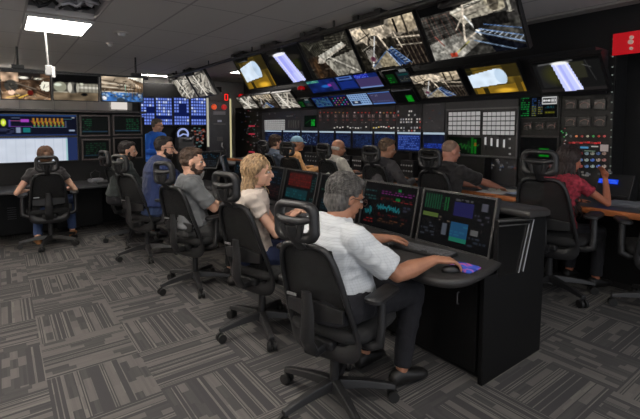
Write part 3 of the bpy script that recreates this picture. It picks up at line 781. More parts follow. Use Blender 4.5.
# annunciator bays
names = ['rack with rows of red and white signal lamps behind the bald man', 'middle rack with rows of red and white signal lamps', 'rack with red and yellow signal lamps behind the brown-haired man']
for k, (xa, xb) in enumerate(((318, 345), (345, 371), (371, 396))):
    F_ = bay(xa, xb, names[k], RACK, 2.0)
    n = 7
    for i in range(n):
        xx = xa+2.5+(xb-xa-4)*i/(n-1)
        yo = (396-xx)*.012
        if rg.random() < .85: button(F_, xx, 112.3-yo*0+.6*rg.random(), rg.choice([(.62, .12, .1), (.66, .18, .14), (.75, .7, .68), (.55, .4, .2)]), .024, .020, .7)
        if i % 2 == 0:
            p = on(F_, xx, 116); bm = new(); box(bm, (-.004, 0, 0), (.010, .072, .055), Matrix.Translation(p)); mt = obj('meter', bm, mat('meter_face', (.34, .31, .32), .4), F_)
            bm = new(); tube(bm, [(p.x-.011, p.y, p.z-.018), (p.x-.011, p.y+.015, p.z+.02)], .004, 5); obj('needle', bm, glow('lamp_pink', (.75, .6, .6), .7), mt)
            button(F_, xx, 120, rg.choice([(.5, .14, .14), (.5, .25, .22)]), .05, .012, .65)
        if rg.random() < .4: button(F_, xx, 122.5, (.45, .45, .45), .012, .012, .6, True, 'lamp')
    if k > 0 or True:
        for i in range(9):
            xx = xa+3+(xb-xa-5)*i/8
            if k == 0 and xx < 334: continue
            if rg.random() < .8: button(F_, xx, 127.3+rg.uniform(-.8, .8), rg.choice([(.85, .83, .8), (.8, .72, .3), (.78, .78, .76), (.75, .3, .25)] if k > 1 else [(.85, .83, .8), (.8, .8, .76), (.5, .5, .5)]), .022, .020, .75)
# scope bay
I_ = bay(301.5, 318, 'dark rack holding a small green scope screen', mat('rack_grey'), 2.0)
cv = Cv(30, 28, (.02, .05, .03), 8); cv.rect(.58, .35, .88, .9, (.05, .45, .12)); cv.blot(.5, 3); cv.line(.1, .7, .5, .4, .05, (.05, .25, .1))
flat(I_, 304.5, 115.5, 316.5, 127, cv, rim=.012)
J_ = bay(262, 301.5, 'grey rack holding a white key grid beside the curly-haired man', mat('rack_grey'), 2.0)
a, b2 = on(J_, 264.5, 120), on(J_, 285, 132.3)
bm = new(); box(bm, (.0, (a.y+b2.y)/2, (a.z+b2.z)/2), (.014, a.y-b2.y+.02, a.z-b2.z+.02)); kb = obj('key_block', bm, mat('key_gap'), J_)
for i in range(10):
    for j in range(6):
        if (i, j) == (0, 0): bm = new(); box(bm, (0, 0, 0), (.010, (a.y-b2.y)/10*.84, (a.z-b2.z)/6*.84)); K1 = k = obj('key', bm, KEYW, kb)
        else: k = K1.copy(); COL.objects.link(k); k.parent = kb
        k.location = (-.010, a.y+(b2.y-a.y)*(i+.5)/10, a.z+(b2.z-a.z)*(j+.5)/6)
button(J_, 290, 116, (.5, .5, .5), .25, .02, 0, name='label_plate')
for i in range(5): button(J_, 289+i*2.4, 124, (.35, .35, .35), .04, .16, 0, name='vent_slot')
K_ = bay(235, 262, 'black rack with scattered red lamps just right of the numbered column', RACKD, 2.0)
for i in range(26): button(K_, 247+rg.random()*12, 107+rg.random()*42, rg.choice([(.5, .12, .12), (.45, .45, .45), (.3, .3, .32), (.5, .15, .2), (.2, .35, .3)]), .035, .022, .5)
for yy in (126, 134, 152): button(K_, 252, yy, (.8, .2, .3), .3, .03, .6, name='lamp_bar')
for bay_, xs, ys, n_ in ((D, (424, 443), (110, 128), 8), (Cc, (447, 517), (159, 170), 40), (B, (521, 558), (160, 172), 26), (A, (564, 611), (170, 176), 12), (J_, (264, 300), (112, 118), 14), (K_, (240, 260), (104, 150), 18)):
    for i in range(n_):
        button(bay_, rg.uniform(*xs), rg.uniform(*ys), rg.choice([(.42, .42, .44), (.3, .3, .32), (.5, .48, .46), (.2, .28, .4), (.4, .2, .18)]), rg.choice([.02, .035]), .018, .45)
# red sign at the right end, on the end panel
t = thing('wall_sign', 'bright red sign plate with small round studs high at the right end of the wall', 'sign', tuple(atX(628, 43, 4.97)))
c, w, h = face('', 614, 34, 645, 56, 4.97)
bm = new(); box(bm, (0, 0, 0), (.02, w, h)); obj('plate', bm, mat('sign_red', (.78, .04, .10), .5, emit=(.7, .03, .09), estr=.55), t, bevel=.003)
for xx, yy, r in ((632, 37.5, .017), (631, 42, .022), (631.5, 48.5, .015)):
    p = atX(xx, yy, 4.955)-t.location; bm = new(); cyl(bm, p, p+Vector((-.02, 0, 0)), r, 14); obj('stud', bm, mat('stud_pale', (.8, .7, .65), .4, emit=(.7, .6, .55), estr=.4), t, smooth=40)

# desk of the back row
t = thing('worktop', 'long dark worktop with an orange-brown wooden edge along the right-hand racks', 'worktop', (0, 0, 0))
bm = new(); box(bm, (4.615, 5.0, .757), (.73, 8.6, .036)); obj('surface', bm, mat('worktop_grey', (.26, .27, .29), .35), t)
WOOD = mat('wood_edge', (.62, .36, .19), .45, var=.25, vscale=6, stretch=(1, .3, 8), bump=.1)
bm = new(); box(bm, (4.235, 5.0, .750), (.05, 8.6, .054)); obj('wood_edge', bm, WOOD, t, bevel=.008)
for y0 in [.78+1.2*i for i in range(7)]:
    bm = new(); box(bm, (4.76, y0+.58, .37), (.42, 1.16, .735)); c_b = thing('base_cabinet', 'plain black cabinet under the wood-edged worktop', 'cabinet', (0, 0, 0), 0, 'black cabinets under the wood-edged worktop')
    obj('body', bm, RACKD, c_b); 
    bm = new(); box(bm, (4.545, y0+.58, .37), (.02, 1.12, .62)); obj('door', bm, DRK, c_b, bevel=.004)
# raised black riser under the monitors
bm = new(); box(bm, (4.885, 6.0, .93), (.16, 6.0, .38)); rz_ = thing('monitor_riser', 'black riser box running under the bright-topped monitors', 'riser', (0, 0, 0)); obj('body', bm, DRK, rz_, bevel=.006)
def blue_cv(seed, kind=0):
    c = Cv(50, 30, (.07, .10, .20), seed)
    c.blot(.3, 6)
    if kind == 0: c.text(.06, .2, .94, .92, 8, (.16, .26, .45), .6)
    if kind == 1:
        c.rect(.03, .14, .97, .96, (.10, .17, .42)); c.text(.06, .18, .94, .92, 8, (.35, .48, .85), .7)
    if kind == 2: c.rect(.05, .55, .95, .8, (.08, .14, .42)); c.text(.06, .55, .94, .8, 3, (.2, .35, .8), .7)
    if kind == 3:
        for i in range(40): c.ell(c.rg.rand(), .2+.75*c.rg.rand(), .03, .04, (.35, .45, .6), .7)
    c.rect(0, 0, 1, .10, (.72, .80, .86)); return c
lst = [(283, 300.5, 3, 'bright-topped monitor directly left of the pale blue cap'), (301.5, 318, 3, 'bright-topped monitor with a scatter of pale dots, right of the pale blue cap'), (319, 334.5, 0, 'bright-topped navy monitor left of the bald head'),
       (335.5, 351.5, 0, 'bright-topped dim navy monitor right of the bald head'), (352.5, 373, 0, 'bright-topped dark monitor left of the brown-haired man'),
       (374, 395.5, 0, 'bright-topped blue monitor behind the brown-haired head'), (396.8, 421.5, 1, 'brightest blue monitor with rows of blue text right of the brown-haired man'), (422.8, 445.5, 2, 'bright-topped monitor with a blue band left of the close-cropped head'),
       (265, 282, 0, 'bright-topped monitor hidden behind the curly-haired man')]
for i, (xa, xb, kd, lb) in enumerate(lst):
    ya, yb = atX(xa, 132, 4.72).y, atX(xb, 132, 4.72).y
    d = display('monitor', lb, 'monitor', (4.72, (ya+yb)/2, 1.29), ya-yb-.02, .27, blue_cv(40+i, kd), -90, 0, .010, .03, 'bright-topped monitors of the back row', gain=.75)
    bm = new(); box(bm, (0, .05, -.28), (.05, .02, .33)); box(bm, (0, .0, -.506), (.18, .14, .012)); obj('stand', bm, BLK, d)
# little desk boxes, keyboards, papers
kb0 = keyboard(4.42, 6.3, .776, 0, 'black keyboard on the wood-edged worktop in front of the curly-haired man', group='keyboards on the wood-edged worktop')
for y_, lb in ((5.6, 'person in the pale blue cap'), (4.75, 'bald man'), (3.85, 'brown-haired man')):
    dup(kb0, (4.42, y_, .776), 0, 'black keyboard on the wood-edged worktop in front of the '+lb)
rg = random.Random(5)
lbs = ['beside the curly-haired man', 'behind the pale blue cap', 'left of the bald head', 'right of the bald head', 'left of the brown-haired man', 'between the brown-haired and the close-cropped man']
for i, (xa, xb) in enumerate(((268, 284), (304, 318), (338, 350), (352, 362), (363, 374), (400, 414))):
    ya, yb = atX(xa, 155, 4.68).y, atX(xb, 155, 4.68).y
    t = thing('intercom_box', 'small desk intercom box with pale buttons '+lbs[i], 'intercom', (4.70, (ya+yb)/2, .776), 0, 'intercom boxes under the bright-topped monitors')
    bm = new(); box(bm, (.04, 0, .12), (.12, ya-yb-.03, .24)); obj('case', bm, BLK, t, bevel=.006)
    for k in range(9):
        bm = new(); cyl(bm, (-.02, -(ya-yb)*.36+(ya-yb)*.18*(k % 5), .17-.08*(k//5)), (-.035, -(ya-yb)*.36+(ya-yb)*.18*(k % 5), .17-.08*(k//5)), .012, 8); obj('button', bm, mat('pale_button', (.6, .6, .6), .4), t)
t = thing('document_pages', 'open white papers on the wooden desk under the hand of the close-cropped man', 'papers', (4.44, 2.50, .776), R(4))
for i, (x, y, a, c) in enumerate(((-.08, .12, 6, (.8, .8, .8)), (.02, -.18, -8, (.62, .68, .8)), (.10, .1, 20, (.75, .74, .7)))):
    bm = new(); box(bm, (0, 0, 0), (.21, .29, .002), Matrix.Translation((x, y, .002+.003*i)) @ Matrix.Rotation(R(a), 4, 'Z')); obj('sheet', bm, mat('paper_%d' % i, c, .8), t)
t = thing('desk_phone', 'black desk device with a small blue screen at the right end of the worktop', 'phone', (4.80, 1.58, .776))
bm = new(); prism(bm, [(-.10, 0), (.10, 0), (.10, .25), (.02, .26), (-.10, .05)], lambda a, b2: (a, -.15, b2), lambda a, b2: (a, .15, b2)); obj('case', bm, BLK, t, bevel=.006)
cv = Cv(18, 7, (.08, .25, .85), 3); cv.text(.05, .1, .95, .9, 2, (.35, .5, .95), .8)
s = screen(cv, .17, .05, t, 'screen'); s.matrix_local = Matrix.Translation((-.045, .05, .192)) @ Matrix.Rotation(R(-90), 4, 'Z') @ Matrix.Rotation(R(-30), 4, 'X')
bm = new(); box(bm, (-.09, -.02, .055), (.05, .22, .03)); obj('handset', bm, BLK, t, bevel=.01)
t = thing('binder', 'grey open binder on the worktop beside the blue-screened device', 'binder', (4.60, 1.38, .776), R(10))
bm = new(); box(bm, (0, 0, .012), (.24, .34, .024)); obj('cover', bm, mat('binder_grey', (.35, .36, .4), .5), t, bevel=.004)
bm = new(); box(bm, (-.005, 0, .028), (.21, .3, .008)); obj('page_block', bm, mat('paper_grey', (.45, .47, .5), .8), t)

# ------------------------------------------------------------------ tilted displays over the racks
def tilted(name, label, x0, x1, ym, Xc, h, tilt, cv, group, bz=.014, dep=.05, gain=1.0, zoff=0, yaw=-90):
    a, b2 = atX(x0, ym, Xc), atX(x1, ym, Xc)
    return display(name, label, 'screen', (Xc, (a.y+b2.y)/2, (a.z+b2.z)/2+zoff), a.y-b2.y, h, cv, yaw, tilt, bz, dep, group, gain=gain)
def pipes(seed, w=84, h=50, mode=0):
    c = Cv(w, h, (.16, .15, .13), seed)
    P_, Q_ = (.74, .68, .60), (.50, .47, .42); dk = (.07, .065, .06)
    if mode == 0:       # tank above, white struts, blue ladder
        c.rect(0, .0, 1, .35, (.42, .39, .35)); c.poly([(0, .05), (.45, 0), (.75, .25), (.2, .45)], (.62, .57, .5)); c.blot(.35, 5)
        c.ell(.85, .12, .22, .22, (.55, .5, .42)); c.ell(.85, .05, .2, .12, (.68, .62, .52)); c.rect(.70, .02, .73, .3, dk); c.rect(.84, .0, .86, .35, dk)
        c.poly([(0, .1), (.3, .0), (.42, .25), (.1, .32)], (.70, .64, .55)); c.ell(.33, .45, .13, .2, (.2, .18, .16)); c.ell(.3, .4, .06, .08, (.5, .46, .4))
        c.poly([(.1, .95), (.45, .62), (.62, .98)], (.5, .46, .38)); c.poly([(.12, .55), (.25, .5), (.3, .95), (.14, 1)], (.45, .43, .4))
        c.rect(.62, .5, 1, 1, (.14, .12, .11)); 
        for i in range(6): c.line(.62+.06*i, .35, .68+.06*i, 1, .02, (.4, .36, .3), .7)
        c.line(.40, .2, .56, .9, .045, P_); c.line(.36, .15, .52, .35, .04, P_); c.line(.36, .28, .16, .9, .03, (.75, .75, .75)); c.line(.62, .38, .98, .45, .03, P_); c.line(.64, .55, .98, .6, .025, Q_); c.line(.66, .3, .7, .6, .03, P_)
        c.poly([(.47, .62), (.55, .57), (.74, .95), (.56, .98)], (.16, .22, .34))
        for i in range(7): c.line(.48+.035*i, .62+.05*i, .55+.03*i, .59+.055*i, .014, (.55, .62, .72))
        c.line(.46, .62, .58, .98, .018, (.62, .68, .76)); c.line(.55, .56, .76, .95, .018, (.36, .5, .72)); c.line(.5, .6, .66, .97, .012, (.25, .4, .66)); c.line(.16, .92, .44, .64, .022, (.25, .36, .52)); c.ell(.2, .75, .04, .06, (.35, .2, .26))
        for i in range(26): x_ = c.rg.rand(); y_ = c.rg.rand(); c.line(x_, y_, x_+c.rg.uniform(-.2, .2), y_+c.rg.uniform(-.25, .25), .014, rg.choice([dk, dk, Q_, (.7, .68, .62)]), .75)
        c.blot(.35, 2); c.a *= .95
        c.line(.2, .05, .28, .35, .02, dk); c.line(.05, .3, .3, .2, .02, dk)
    if mode == 1:       # scaffold left, long tank above, pale floor, blue trusses lower right
        c.a[:] = (.22, .215, .20); c.rect(0, 0, .4, .15, (.05, .05, .05)); c.poly([(0, .68), (.5, .52), (.62, .74), (.35, 1), (0, 1)], (.44, .43, .40)); c.poly([(.1, .86), (.5, .62), (.58, .78), (.34, .98)], (.56, .54, .50)); c.blot(.4, 6)
        c.poly([(.34, .18), (.8, .0), (.84, .32), (.46, .44)], (.58, .55, .48)); c.line(.36, .2, .8, .06, .04, (.78, .75, .68)); c.ell(.83, .17, .11, .17, (.62, .58, .48)); c.ell(.80, .17, .05, .15, (.34, .31, .26)); c.rect(.90, .05, 1, .5, (.24, .23, .22)); c.rect(.92, .1, .95, .4, (.6, .58, .52))
        for i in range(14):
            y_ = .05+.03*i; c.line(.4+.3*c.rg.rand(), y_, .6+.4*c.rg.rand(), y_-.04, .014, rg.choice([P_, dk, Q_, dk]), .7)
        for i in range(9): c.line(.02+.04*i, .18, .05+.045*i, .62, .014, rg.choice([(.45, .28, .24), (.5, .45, .4), (.2, .15, .13)]), .6)
        for i in range(7): c.line(.0, .22+.07*i, .36, .18+.06*i, .012, rg.choice([(.45, .33, .28), dk, (.45, .42, .4)]), .6)
        c.line(.50, .12, .42, .72, .035, P_); c.line(.42, .72, .62, .56, .03, P_); c.line(.49, .3, .60, .66, .035, (.8, .8, .78)); c.line(.4, .24, .6, .17, .025, P_); c.line(.46, .3, .36, .5, .02, P_)
        c.rect(.55, .36, .9, .56, (.13, .125, .12)); c.poly([(.62, .66), (1, .95), (1, 1), (.7, 1)], (.09, .10, .13))
        c.line(.56, .60, 1, .90, .022, (.42, .52, .66)); c.line(.60, .56, 1, .80, .018, (.36, .5, .72)); c.line(.52, .74, .9, 1, .022, (.4, .5, .62)); c.line(.66, .5, 1, .68, .014, (.3, .45, .68))
        for i in range(9): c.line(.60+.045*i, .60+.031*i, .64+.045*i, .585+.026*i, .012, (.62, .68, .75))
        c.rect(.21, .90, .29, .98, (.72, .22, .13)); c.line(.3, .9, .46, .74, .025, (.62, .58, .2), .8); c.line(.34, .86, .42, .78, .02, dk, .8); c.line(.1, .55, .17, .74, .02, (.55, .26, .22))
        c.blot(.35, 2); c.a *= .92
    if mode == 2:       # roof truss, dark left, floor lower right
        c.rect(0, 0, 1, .5, (.2, .19, .165)); c.poly([(.3, .6), (1, .45), (1, 1), (.5, 1)], (.52, .50, .45)); c.poly([(.0, .45), (.3, .4), (.5, 1), (.05, 1)], (.22, .17, .13)); c.blot(.3, 5)
        for i in range(9): c.line(.05+.05*i, 0, .25+.03*i, .5, .015, (.42, .42, .34), .7)
        for i in range(7): c.line(.4, .08*i, .95, .1+.05*i, .015, (.5, .48, .4), .6)
        c.poly([(.28, .42), (.85, .22), (.9, .32), (.3, .6)], (.74, .72, .66)); c.line(.2, .6, .9, .3, .03, P_); c.line(.4, .42, .95, .95, .04, (.75, .72, .66)); c.line(.25, .6, .5, .45, .05, (.6, .58, .52)); c.line(.45, .6, .3, .98, .02, dk)
        c.rect(.1, .5, .2, 1, (.34, .24, .15), .8); c.ell(.3, .55, .07, .08, (.7, .66, .6))
        for i in range(30): x_ = c.rg.rand(); y_ = c.rg.rand(); c.line(x_, y_, x_+c.rg.uniform(-.2, .2), y_+c.rg.uniform(-.2, .2), .014, rg.choice([dk, dk, Q_, (.6, .58, .52)]), .7)
        c.blot(.35, 2); c.a *= .82
    if mode == 3:       # beige truss
        c.rect(0, 0, 1, 1, (.38, .36, .33)); c.blot(.6, 5)
        for i in range(26): c.line(c.rg.rand(), c.rg.rand(), c.rg.rand(), c.rg.rand(), .05, [(.72, .69, .62), (.12, .12, .12), (.55, .52, .46), (.8, .78, .72)][i % 4], .8)
        c.line(.3, 0, .45, 1, .1, (.78, .75, .7)); c.line(.8, .1, .4, .9, .06, (.7, .66, .6))
    if mode == 4:       # warm workshop
        c.rect(0, 0, 1, 1, (.30, .22, .16)); c.rect(0, 0, .35, .35, (.62, .50, .40)); c.poly([(0, .75), (.4, .6), (1, .95), (1, 1), (0, 1)], (.55, .42, .30)); c.blot(.5, 5)
        c.rect(.35, 0, .8, .25, (.16, .14, .13)); c.ell(.45, .18, .1, .05, (.85, .82, .75)); c.ell(.75, .2, .08, .04, (.8, .78, .7)); c.ell(.2, .5, .14, .22, (.25, .24, .22)); c.ell(.2, .75, .07, .1, (.9, .72, .6))
        c.poly([(.78, .45), (.85, .28), (.99, .32), (.97, .68), (.82, .62)], (.82, .80, .72)); c.line(.35, .95, .55, .8, .05, (.85, .65, .2)); c.line(.1, .95, .35, .85, .04, (.85, .68, .3)); c.ell(.58, .75, .06, .12, (.38, .1, .08)); c.line(.6, .55, .95, .8, .04, (.2, .15, .12)); c.line(.3, .4, .7, .6, .05, (.4, .35, .3))
    if mode == 5:       # dark tunnel with a lying pipe
        c.rect(0, 0, 1, .3, (.04, .04, .055)); c.rect(0, .65, 1, 1, (.40, .34, .26)); c.rect(0, .3, 1, .68, (.26, .25, .22)); c.blot(.35, 5)
        c.ell(.15, .48, .14, .2, (.50, .50, .42)); c.ell(.1, .4, .08, .06, (.75, .78, .7)); c.rect(.5, .33, 1, .66, (.50, .48, .42)); c.rect(.5, .44, 1, .52, (.72, .70, .64)); c.ell(.42, .5, .13, .22, (.34, .33, .3)); c.ell(.36, .5, .05, .2, (.70, .68, .62)); c.ell(.48, .5, .035, .19, (.16, .16, .16)); c.ell(.53, .5, .03, .18, (.6, .58, .52))
        c.ell(.68, .76, .07, .06, (.08, .08, .08)); c.ell(.62, .35, .05, .05, (.7, .7, .62)); c.line(0, .7, .3, .68, .02, (.7, .68, .6))
        for i in range(5): c.rect(.58+.09*i, .34, .595+.09*i, .66, (.28, .27, .25), .8)
    if mode == 6:       # pale beams, blue floor
        c.rect(0, 0, 1, 1, (.40, .32, .24)); c.poly([(0, 0), (.6, 0), (1, .45), (0, .42)], (.64, .56, .46)); c.rect(0, .62, 1, 1, (.16, .34, .58)); c.poly([(.6, .0), (1, 0), (1, .2)], (.85, .82, .74)); c.blot(.4, 5)
        for i in range(6): c.line(0, .16+.09*i, .6+.05*i, .28+.07*i, .03, (.78, .74, .66) if i % 2 else (.2, .17, .14))
        for i in range(30): c.ell(c.rg.rand(), .62+.35*c.rg.rand(), .03, .04, rg.choice([(.25, .5, .8), (.1, .2, .35), (.6, .7, .8), (.3, .3, .3)]), .8)
        for i in range(9): c.line(.6+.045*i, .35, .58+.05*i, .8, .02, (.5, .38, .25) if i % 2 else (.25, .2, .16))
        c.ell(.07, .88, .05, .09, (.8, .8, .82)); c.ell(.45, .95, .1, .1, (.2, .25, .3)); c.line(.56, .3, .58, .75, .015, (.4, .7, .6))
    if mode in (4, 6):
        for i in range(40): x_ = c.rg.rand(); y_ = .15+.8*c.rg.rand(); c.line(x_, y_, x_+c.rg.uniform(-.12, .12), y_+c.rg.uniform(-.12, .12), .03, [(.1, .09, .08), (.5, .42, .34), (.16, .14, .12), (.62, .56, .48)][i % 4], .7)
    gm = c.a.mean(axis=2, keepdims=True); c.a = gm+(c.a-gm)*(.72 if mode < 4 else .74)*(1 if mode else 1.2)
    c.a = np.clip((c.a-.30)*1.28+.31, .02, 1.1)
    return c
def flame(seed, w=70, h=54, mode=0):
    if mode == 0:   # white rectangle on gold
        c = Cv(w, h, (.36, .29, .10), seed); c.blot(.4, 6); c.rect(0, 0, .12, .4, (.12, .11, .05)); c.rect(.72, 0, 1, .45, (.18, .15, .06)); c.poly([(.05, .8), (1, .66), (1, 1), (.05, 1)], (.50, .38, .10)); c.ell(.62, .92, .24, .12, (.88, .68, .2), 1, .6)
        c.rect(.2, .78, .3, 1, (.14, .12, .04)); c.rect(.85, .5, .95, 1, (.28, .22, .07)); c.line(0, .12, 1, .05, .03, (.2, .17, .06))
        c.poly([(.07 if seed == 1 else 0, .28), (.60, .12), (.70, .20), (.74, .5), (.70, .66), (.07 if seed == 1 else 0, .76)], (.84, .90, .96)); c.ell(.64, .4, .11, .27, (.74, .82, .90)); c.blot(.07, 6)
    elif mode == 1:  # blue-violet jet
        c = Cv(w, h, (.035, .035, .035), seed); c.ell(.45, .45, .5, .4, (.16, .15, .07), 1, .8); c.ell(.75, .5, .15, .25, (.14, .16, .06), 1, .6); c.ell(.5, .3, .45, .1, (.13, .12, .10)); c.line(.15, .12, .6, .03, .03, (.22, .22, .2))
        c.poly([(.26, .15), (.60, .12), (.82, .98), (.46, 1.0)], (.74, .76, .99)); c.line(.42, .15, .6, 1, .12, (.55, .56, .95), .5); c.line(.34, .18, .54, 1, .05, (.86, .86, 1)); c.line(.56, .16, .76, .98, .05, (.86, .86, 1)); c.ell(.43, .14, .18, .05, (.96, .96, .99))
        c.rect(.55, .72, .82, .98, (.85, .88, 1), .35)
    else:            # jet in a dim bay
        c = Cv(w, h, (.075, .075, .075), seed); c.rect(0, 0, 1, .08, (.03, .03, .03)); c.rect(.06, .1, .28, .85, (.12, .12, .12)); c.ell(.4, .45, .34, .45, (.20, .20, .10), 1, .5); c.rect(.55, .1, .78, .6, (.16, .16, .12)); c.line(.1, .10, .62, .04, .05, (.3, .3, .3)); c.line(.75, .2, .86, .3, .02, (.35, .35, .35)); c.line(.8, .08, .88, .7, .02, (.2, .2, .2)); c.rect(0, .9, 1, 1, (.13, .12, .12))
        c.poly([(.30, .12), (.56, .12), (.67, .98), (.38, 1.0)], (.78, .81, 1)); c.line(.42, .15, .51, 1, .08, (.58, .6, .96), .5); c.line(.36, .15, .46, 1, .05, (.9, .9, 1)); c.line(.52, .15, .63, .95, .06, (.93, .93, 1)); c.ell(.43, .1, .135, .05, (.97, .97, .97))
    return c
GB = 'large tilted screens hanging under the ceiling'
# big ceiling screens: pitch one metre, top edges forward
mnt = []
for y_, cv, lb in ((6.44, flame(1, 60, 46, 0), 'big hanging screen showing a white block on gold, leftmost before the gap'),
                   (5.43, flame(2, 64, 48, 1), 'big hanging screen showing a violet-white jet on black'),
                   (4.40, pipes(3, 76, 46, 2), 'big hanging screen showing roof girders and a long pale pipe'),
                   (3.375, pipes(4, 96, 56, 0), 'big hanging screen showing a tank, white struts and a blue ladder'),
                   (2.35, pipes(5, 116, 66, 1), 'big hanging screen nearest to us, with a red scaffold and a blue truss'),
                   (9.85, pipes(6, 40, 26, 3), 'hanging screen of beige girders, farther one of the distant pair'),
                   (8.80, pipes(7, 40, 26, 3), 'hanging screen of beige girders, nearer one of the distant pair')):
    d = display('hanging_screen', lb, 'screen', (3.45, y_, 2.405), .955, .545, cv, -90, 32, .018, .05, GB)
    mnt.append((y_, lb))
for k, (y_, lb) in enumerate(mnt):
    t = thing('screen_mount', 'black ceiling bracket carrying the '+lb.split(',')[0], 'bracket', (3.2, y_, 0), 0, 'ceiling brackets of the large screens')
    bm = new(); box(bm, (0, 0, 2.665), (.10, .42, .07)); box(bm, (.02, 0, 2.60), (.06, .30, .07)); obj('clamp', bm, BLK, t, bevel=.006)
    for s in (-1, 1):
        bm = new(); tube(bm, [(.02, s*.14, 2.68), (.28, s*.14, 2.60), (.33, s*.14, 2.45)], .018, 6); obj('arm', bm, BLK, t)
        bm = new(); box(bm, (-.06, s*.17, 2.66), (.03, .09, .09)); obj('knuckle', bm, BLK, t, bevel=.006)
bm = new(); cyl(bm, (3.12, 1.2, 2.62), (3.12, 9.9, 2.62), .028, 12); t = thing('screen_rail', 'long black pipe rail under the ceiling along the big hanging screens', 'rail', (0, 0, 0)); obj('pipe', bm, BLK, t, smooth=60)
for y_ in (1.8, 3.9, 5.9, 7.6, 9.4):
    bm = new(); cyl(bm, (3.12, y_, 2.62), (3.12, y_, 2.72), .014, 8); obj('drop_rod', bm, BLK, t)
# second tier
GS = 'tilted screens in the row over the racks'
tilted('tilted_screen', 'tilted screen over the racks with tank and blue ladder, left of the gold one', 416, 462.5, 85.5, 4.70, .40, 42, pipes(4, 64, 40, 0), GS)
tilted('tilted_screen', 'tilted screen over the racks showing a white block on gold, right of the ladder picture', 470.5, 521.5, 79.5, 4.70, .40, 42, flame(9, 60, 40, 0), GS)
tilted('tilted_screen', 'tilted screen over the racks showing a violet-white jet, the rightmost one', 537, 603, 75.5, 4.70, .40, 42, flame(10, 80, 44, 2), GS, .03)
tilted('tilted_screen', 'small tilted screen of girders, leftmost of the three by the red lamp', 240, 254.5, 102.5, 4.70, .36, 42, pipes(12, 26, 26, 3), GS)
tilted('tilted_screen', 'small tilted screen of girders with a blue patch, middle of the three', 256.5, 274.5, 101.5, 4.70, .38, 42, pipes(13, 30, 28, 0), GS)
tilted('tilted_screen', 'small tilted screen of beige girders, rightmost of the three, left of the blue displays', 276.5, 295.5, 100.5, 4.70, .40, 42, pipes(14, 32, 30, 3), GS)
def navy(seed, k):
    c = Cv(40, 24, (.06, .12, .32), seed); c.blot(.35, 6)
    if k == 0: c.rect(0, 0, .45, .22, (.18, .42, .42)); c.ell(.6, .55, .2, .15, (.15, .45, .8), .8, .5); c.ell(.75, .5, .1, .15, (.6, .2, .6), 1, .6); c.rect(.8, .3, .95, .9, (.22, .16, .4)); c.text(0, .02, .45, .2, 2, (.45, .75, .6))
    if k == 1: c.rect(.1, .02, .9, .28, (.3, .42, .68)); c.rect(.2, .1, .8, .2, (.1, .15, .35)); c.rect(.1, .4, .9, .9, (.08, .16, .44))
    if k == 2: c.rect(0, 0, .6, .28, (.12, .16, .6)); c.text(0, 0, .6, .28, 3, (.4, .5, .9)); c.rect(0, .3, 1, .92, (.24, .20, .36)); c.rect(0, .9, 1, 1, (.4, .5, .7))
    if k == 3: c.text(.04, .1, .96, .95, 6, (.3, .5, .5), .8)
    if k == 4:
        c.rect(0, .1, 1, 1, (.05, .07, .16))
        for i in range(5):
            for j in range(4): c.ell(.12+.18*i, .25+.2*j, .035, .05, [(.7, .2, .2), (.2, .7, .7), (.7, .3, .7), (.6, .6, .3)][(i+j) % 4])
    if k == 5:
        c.rect(0, 0, 1, 1, (.5, .62, .78))
        for i in range(8):
            for j in range(5):
                if not (i < 4 and j > 2): c.rect(.04+.12*i, .08+.17*j, .11+.12*i, .16+.17*j, (.2, .3, .45))
        c.rect(.05, .6, .5, .9, (.12, .17, .28)); c.rect(.2, .65, .35, .8, (.7, .72, .75))
    if k == 6: c.rect(0, .1, 1, .88, (.22, .21, .32)); c.text(.1, .2, .4, .35, 2, (.5, .5, .6)); c.text(.05, .7, .9, .8, 1, (.3, .35, .5)); c.rect(0, 0, 1, .08, (.3, .45, .7)); c.rect(0, .9, 1, 1, (.3, .45, .7))
    if k == 7:
        c.a[:] = (.02, .022, .022); c.rect(.05, .25, .35, .85, (.03, .16, .05)); c.text(.08, .3, .33, .85, 4, (.05, .4, .1)); c.rect(.45, .15, .9, .85, (.10, .12, .14)); c.rect(.5, .3, .85, .42, (.05, .2, .2)); c.rect(.6, .02, .85, .2, (.4, .42, .42)); c.text(.5, .5, .88, .8, 3, (.3, .3, .25), .6)
    if k == 8: c.a[:] = (.02, .022, .022); c.rect(.52, .45, .80, .95, (.04, .46, .08)); c.blot(.3, 4); c.rect(.0, .0, .9, .07, (.3, .3, .32))
    return c
GD = 'bank of blue tilted displays'
up = [(309.5, 337, 0, 'upper blue display with a violet glow, first of the bank'), (338, 356, 1, 'upper blue display with a pale band on top'), (357, 380, 2, 'upper display, blue over mauve'), (386, 413, 7, 'upper black display with green terminal text and a grey window')]
lo = [(314.5, 331, 3, 'lower display of fine teal text'), (332, 348.5, 4, 'lower dark display with rows of coloured dots'), (349.5, 369.5, 5, 'lower display with a pale keypad layout'), (370.5, 392.5, 6, 'lower mauve display with blue rims'), (394.5, 416, 8, 'lower black display with a bright green block')]
for i, (a, b2, k, lb) in enumerate(up): tilted('tilted_screen', lb, a, b2, 86-(a-309)*.115, 4.61, .27, 42, navy(60+i, k), GD, .008, .04)
for i, (a, b2, k, lb) in enumerate(lo): tilted('tilted_screen', lb, a, b2, 102.5-(a-309)*.075, 4.77, .235, 42, navy(70+i, k), GD, .008, .04)
tilted('tilted_screen', 'black tilted display with faint pictures left of the blue bank, over the green scope', 299, 312.5, 103.5, 4.77, .22, 42, navy(80, 7), GD, .008, .04)
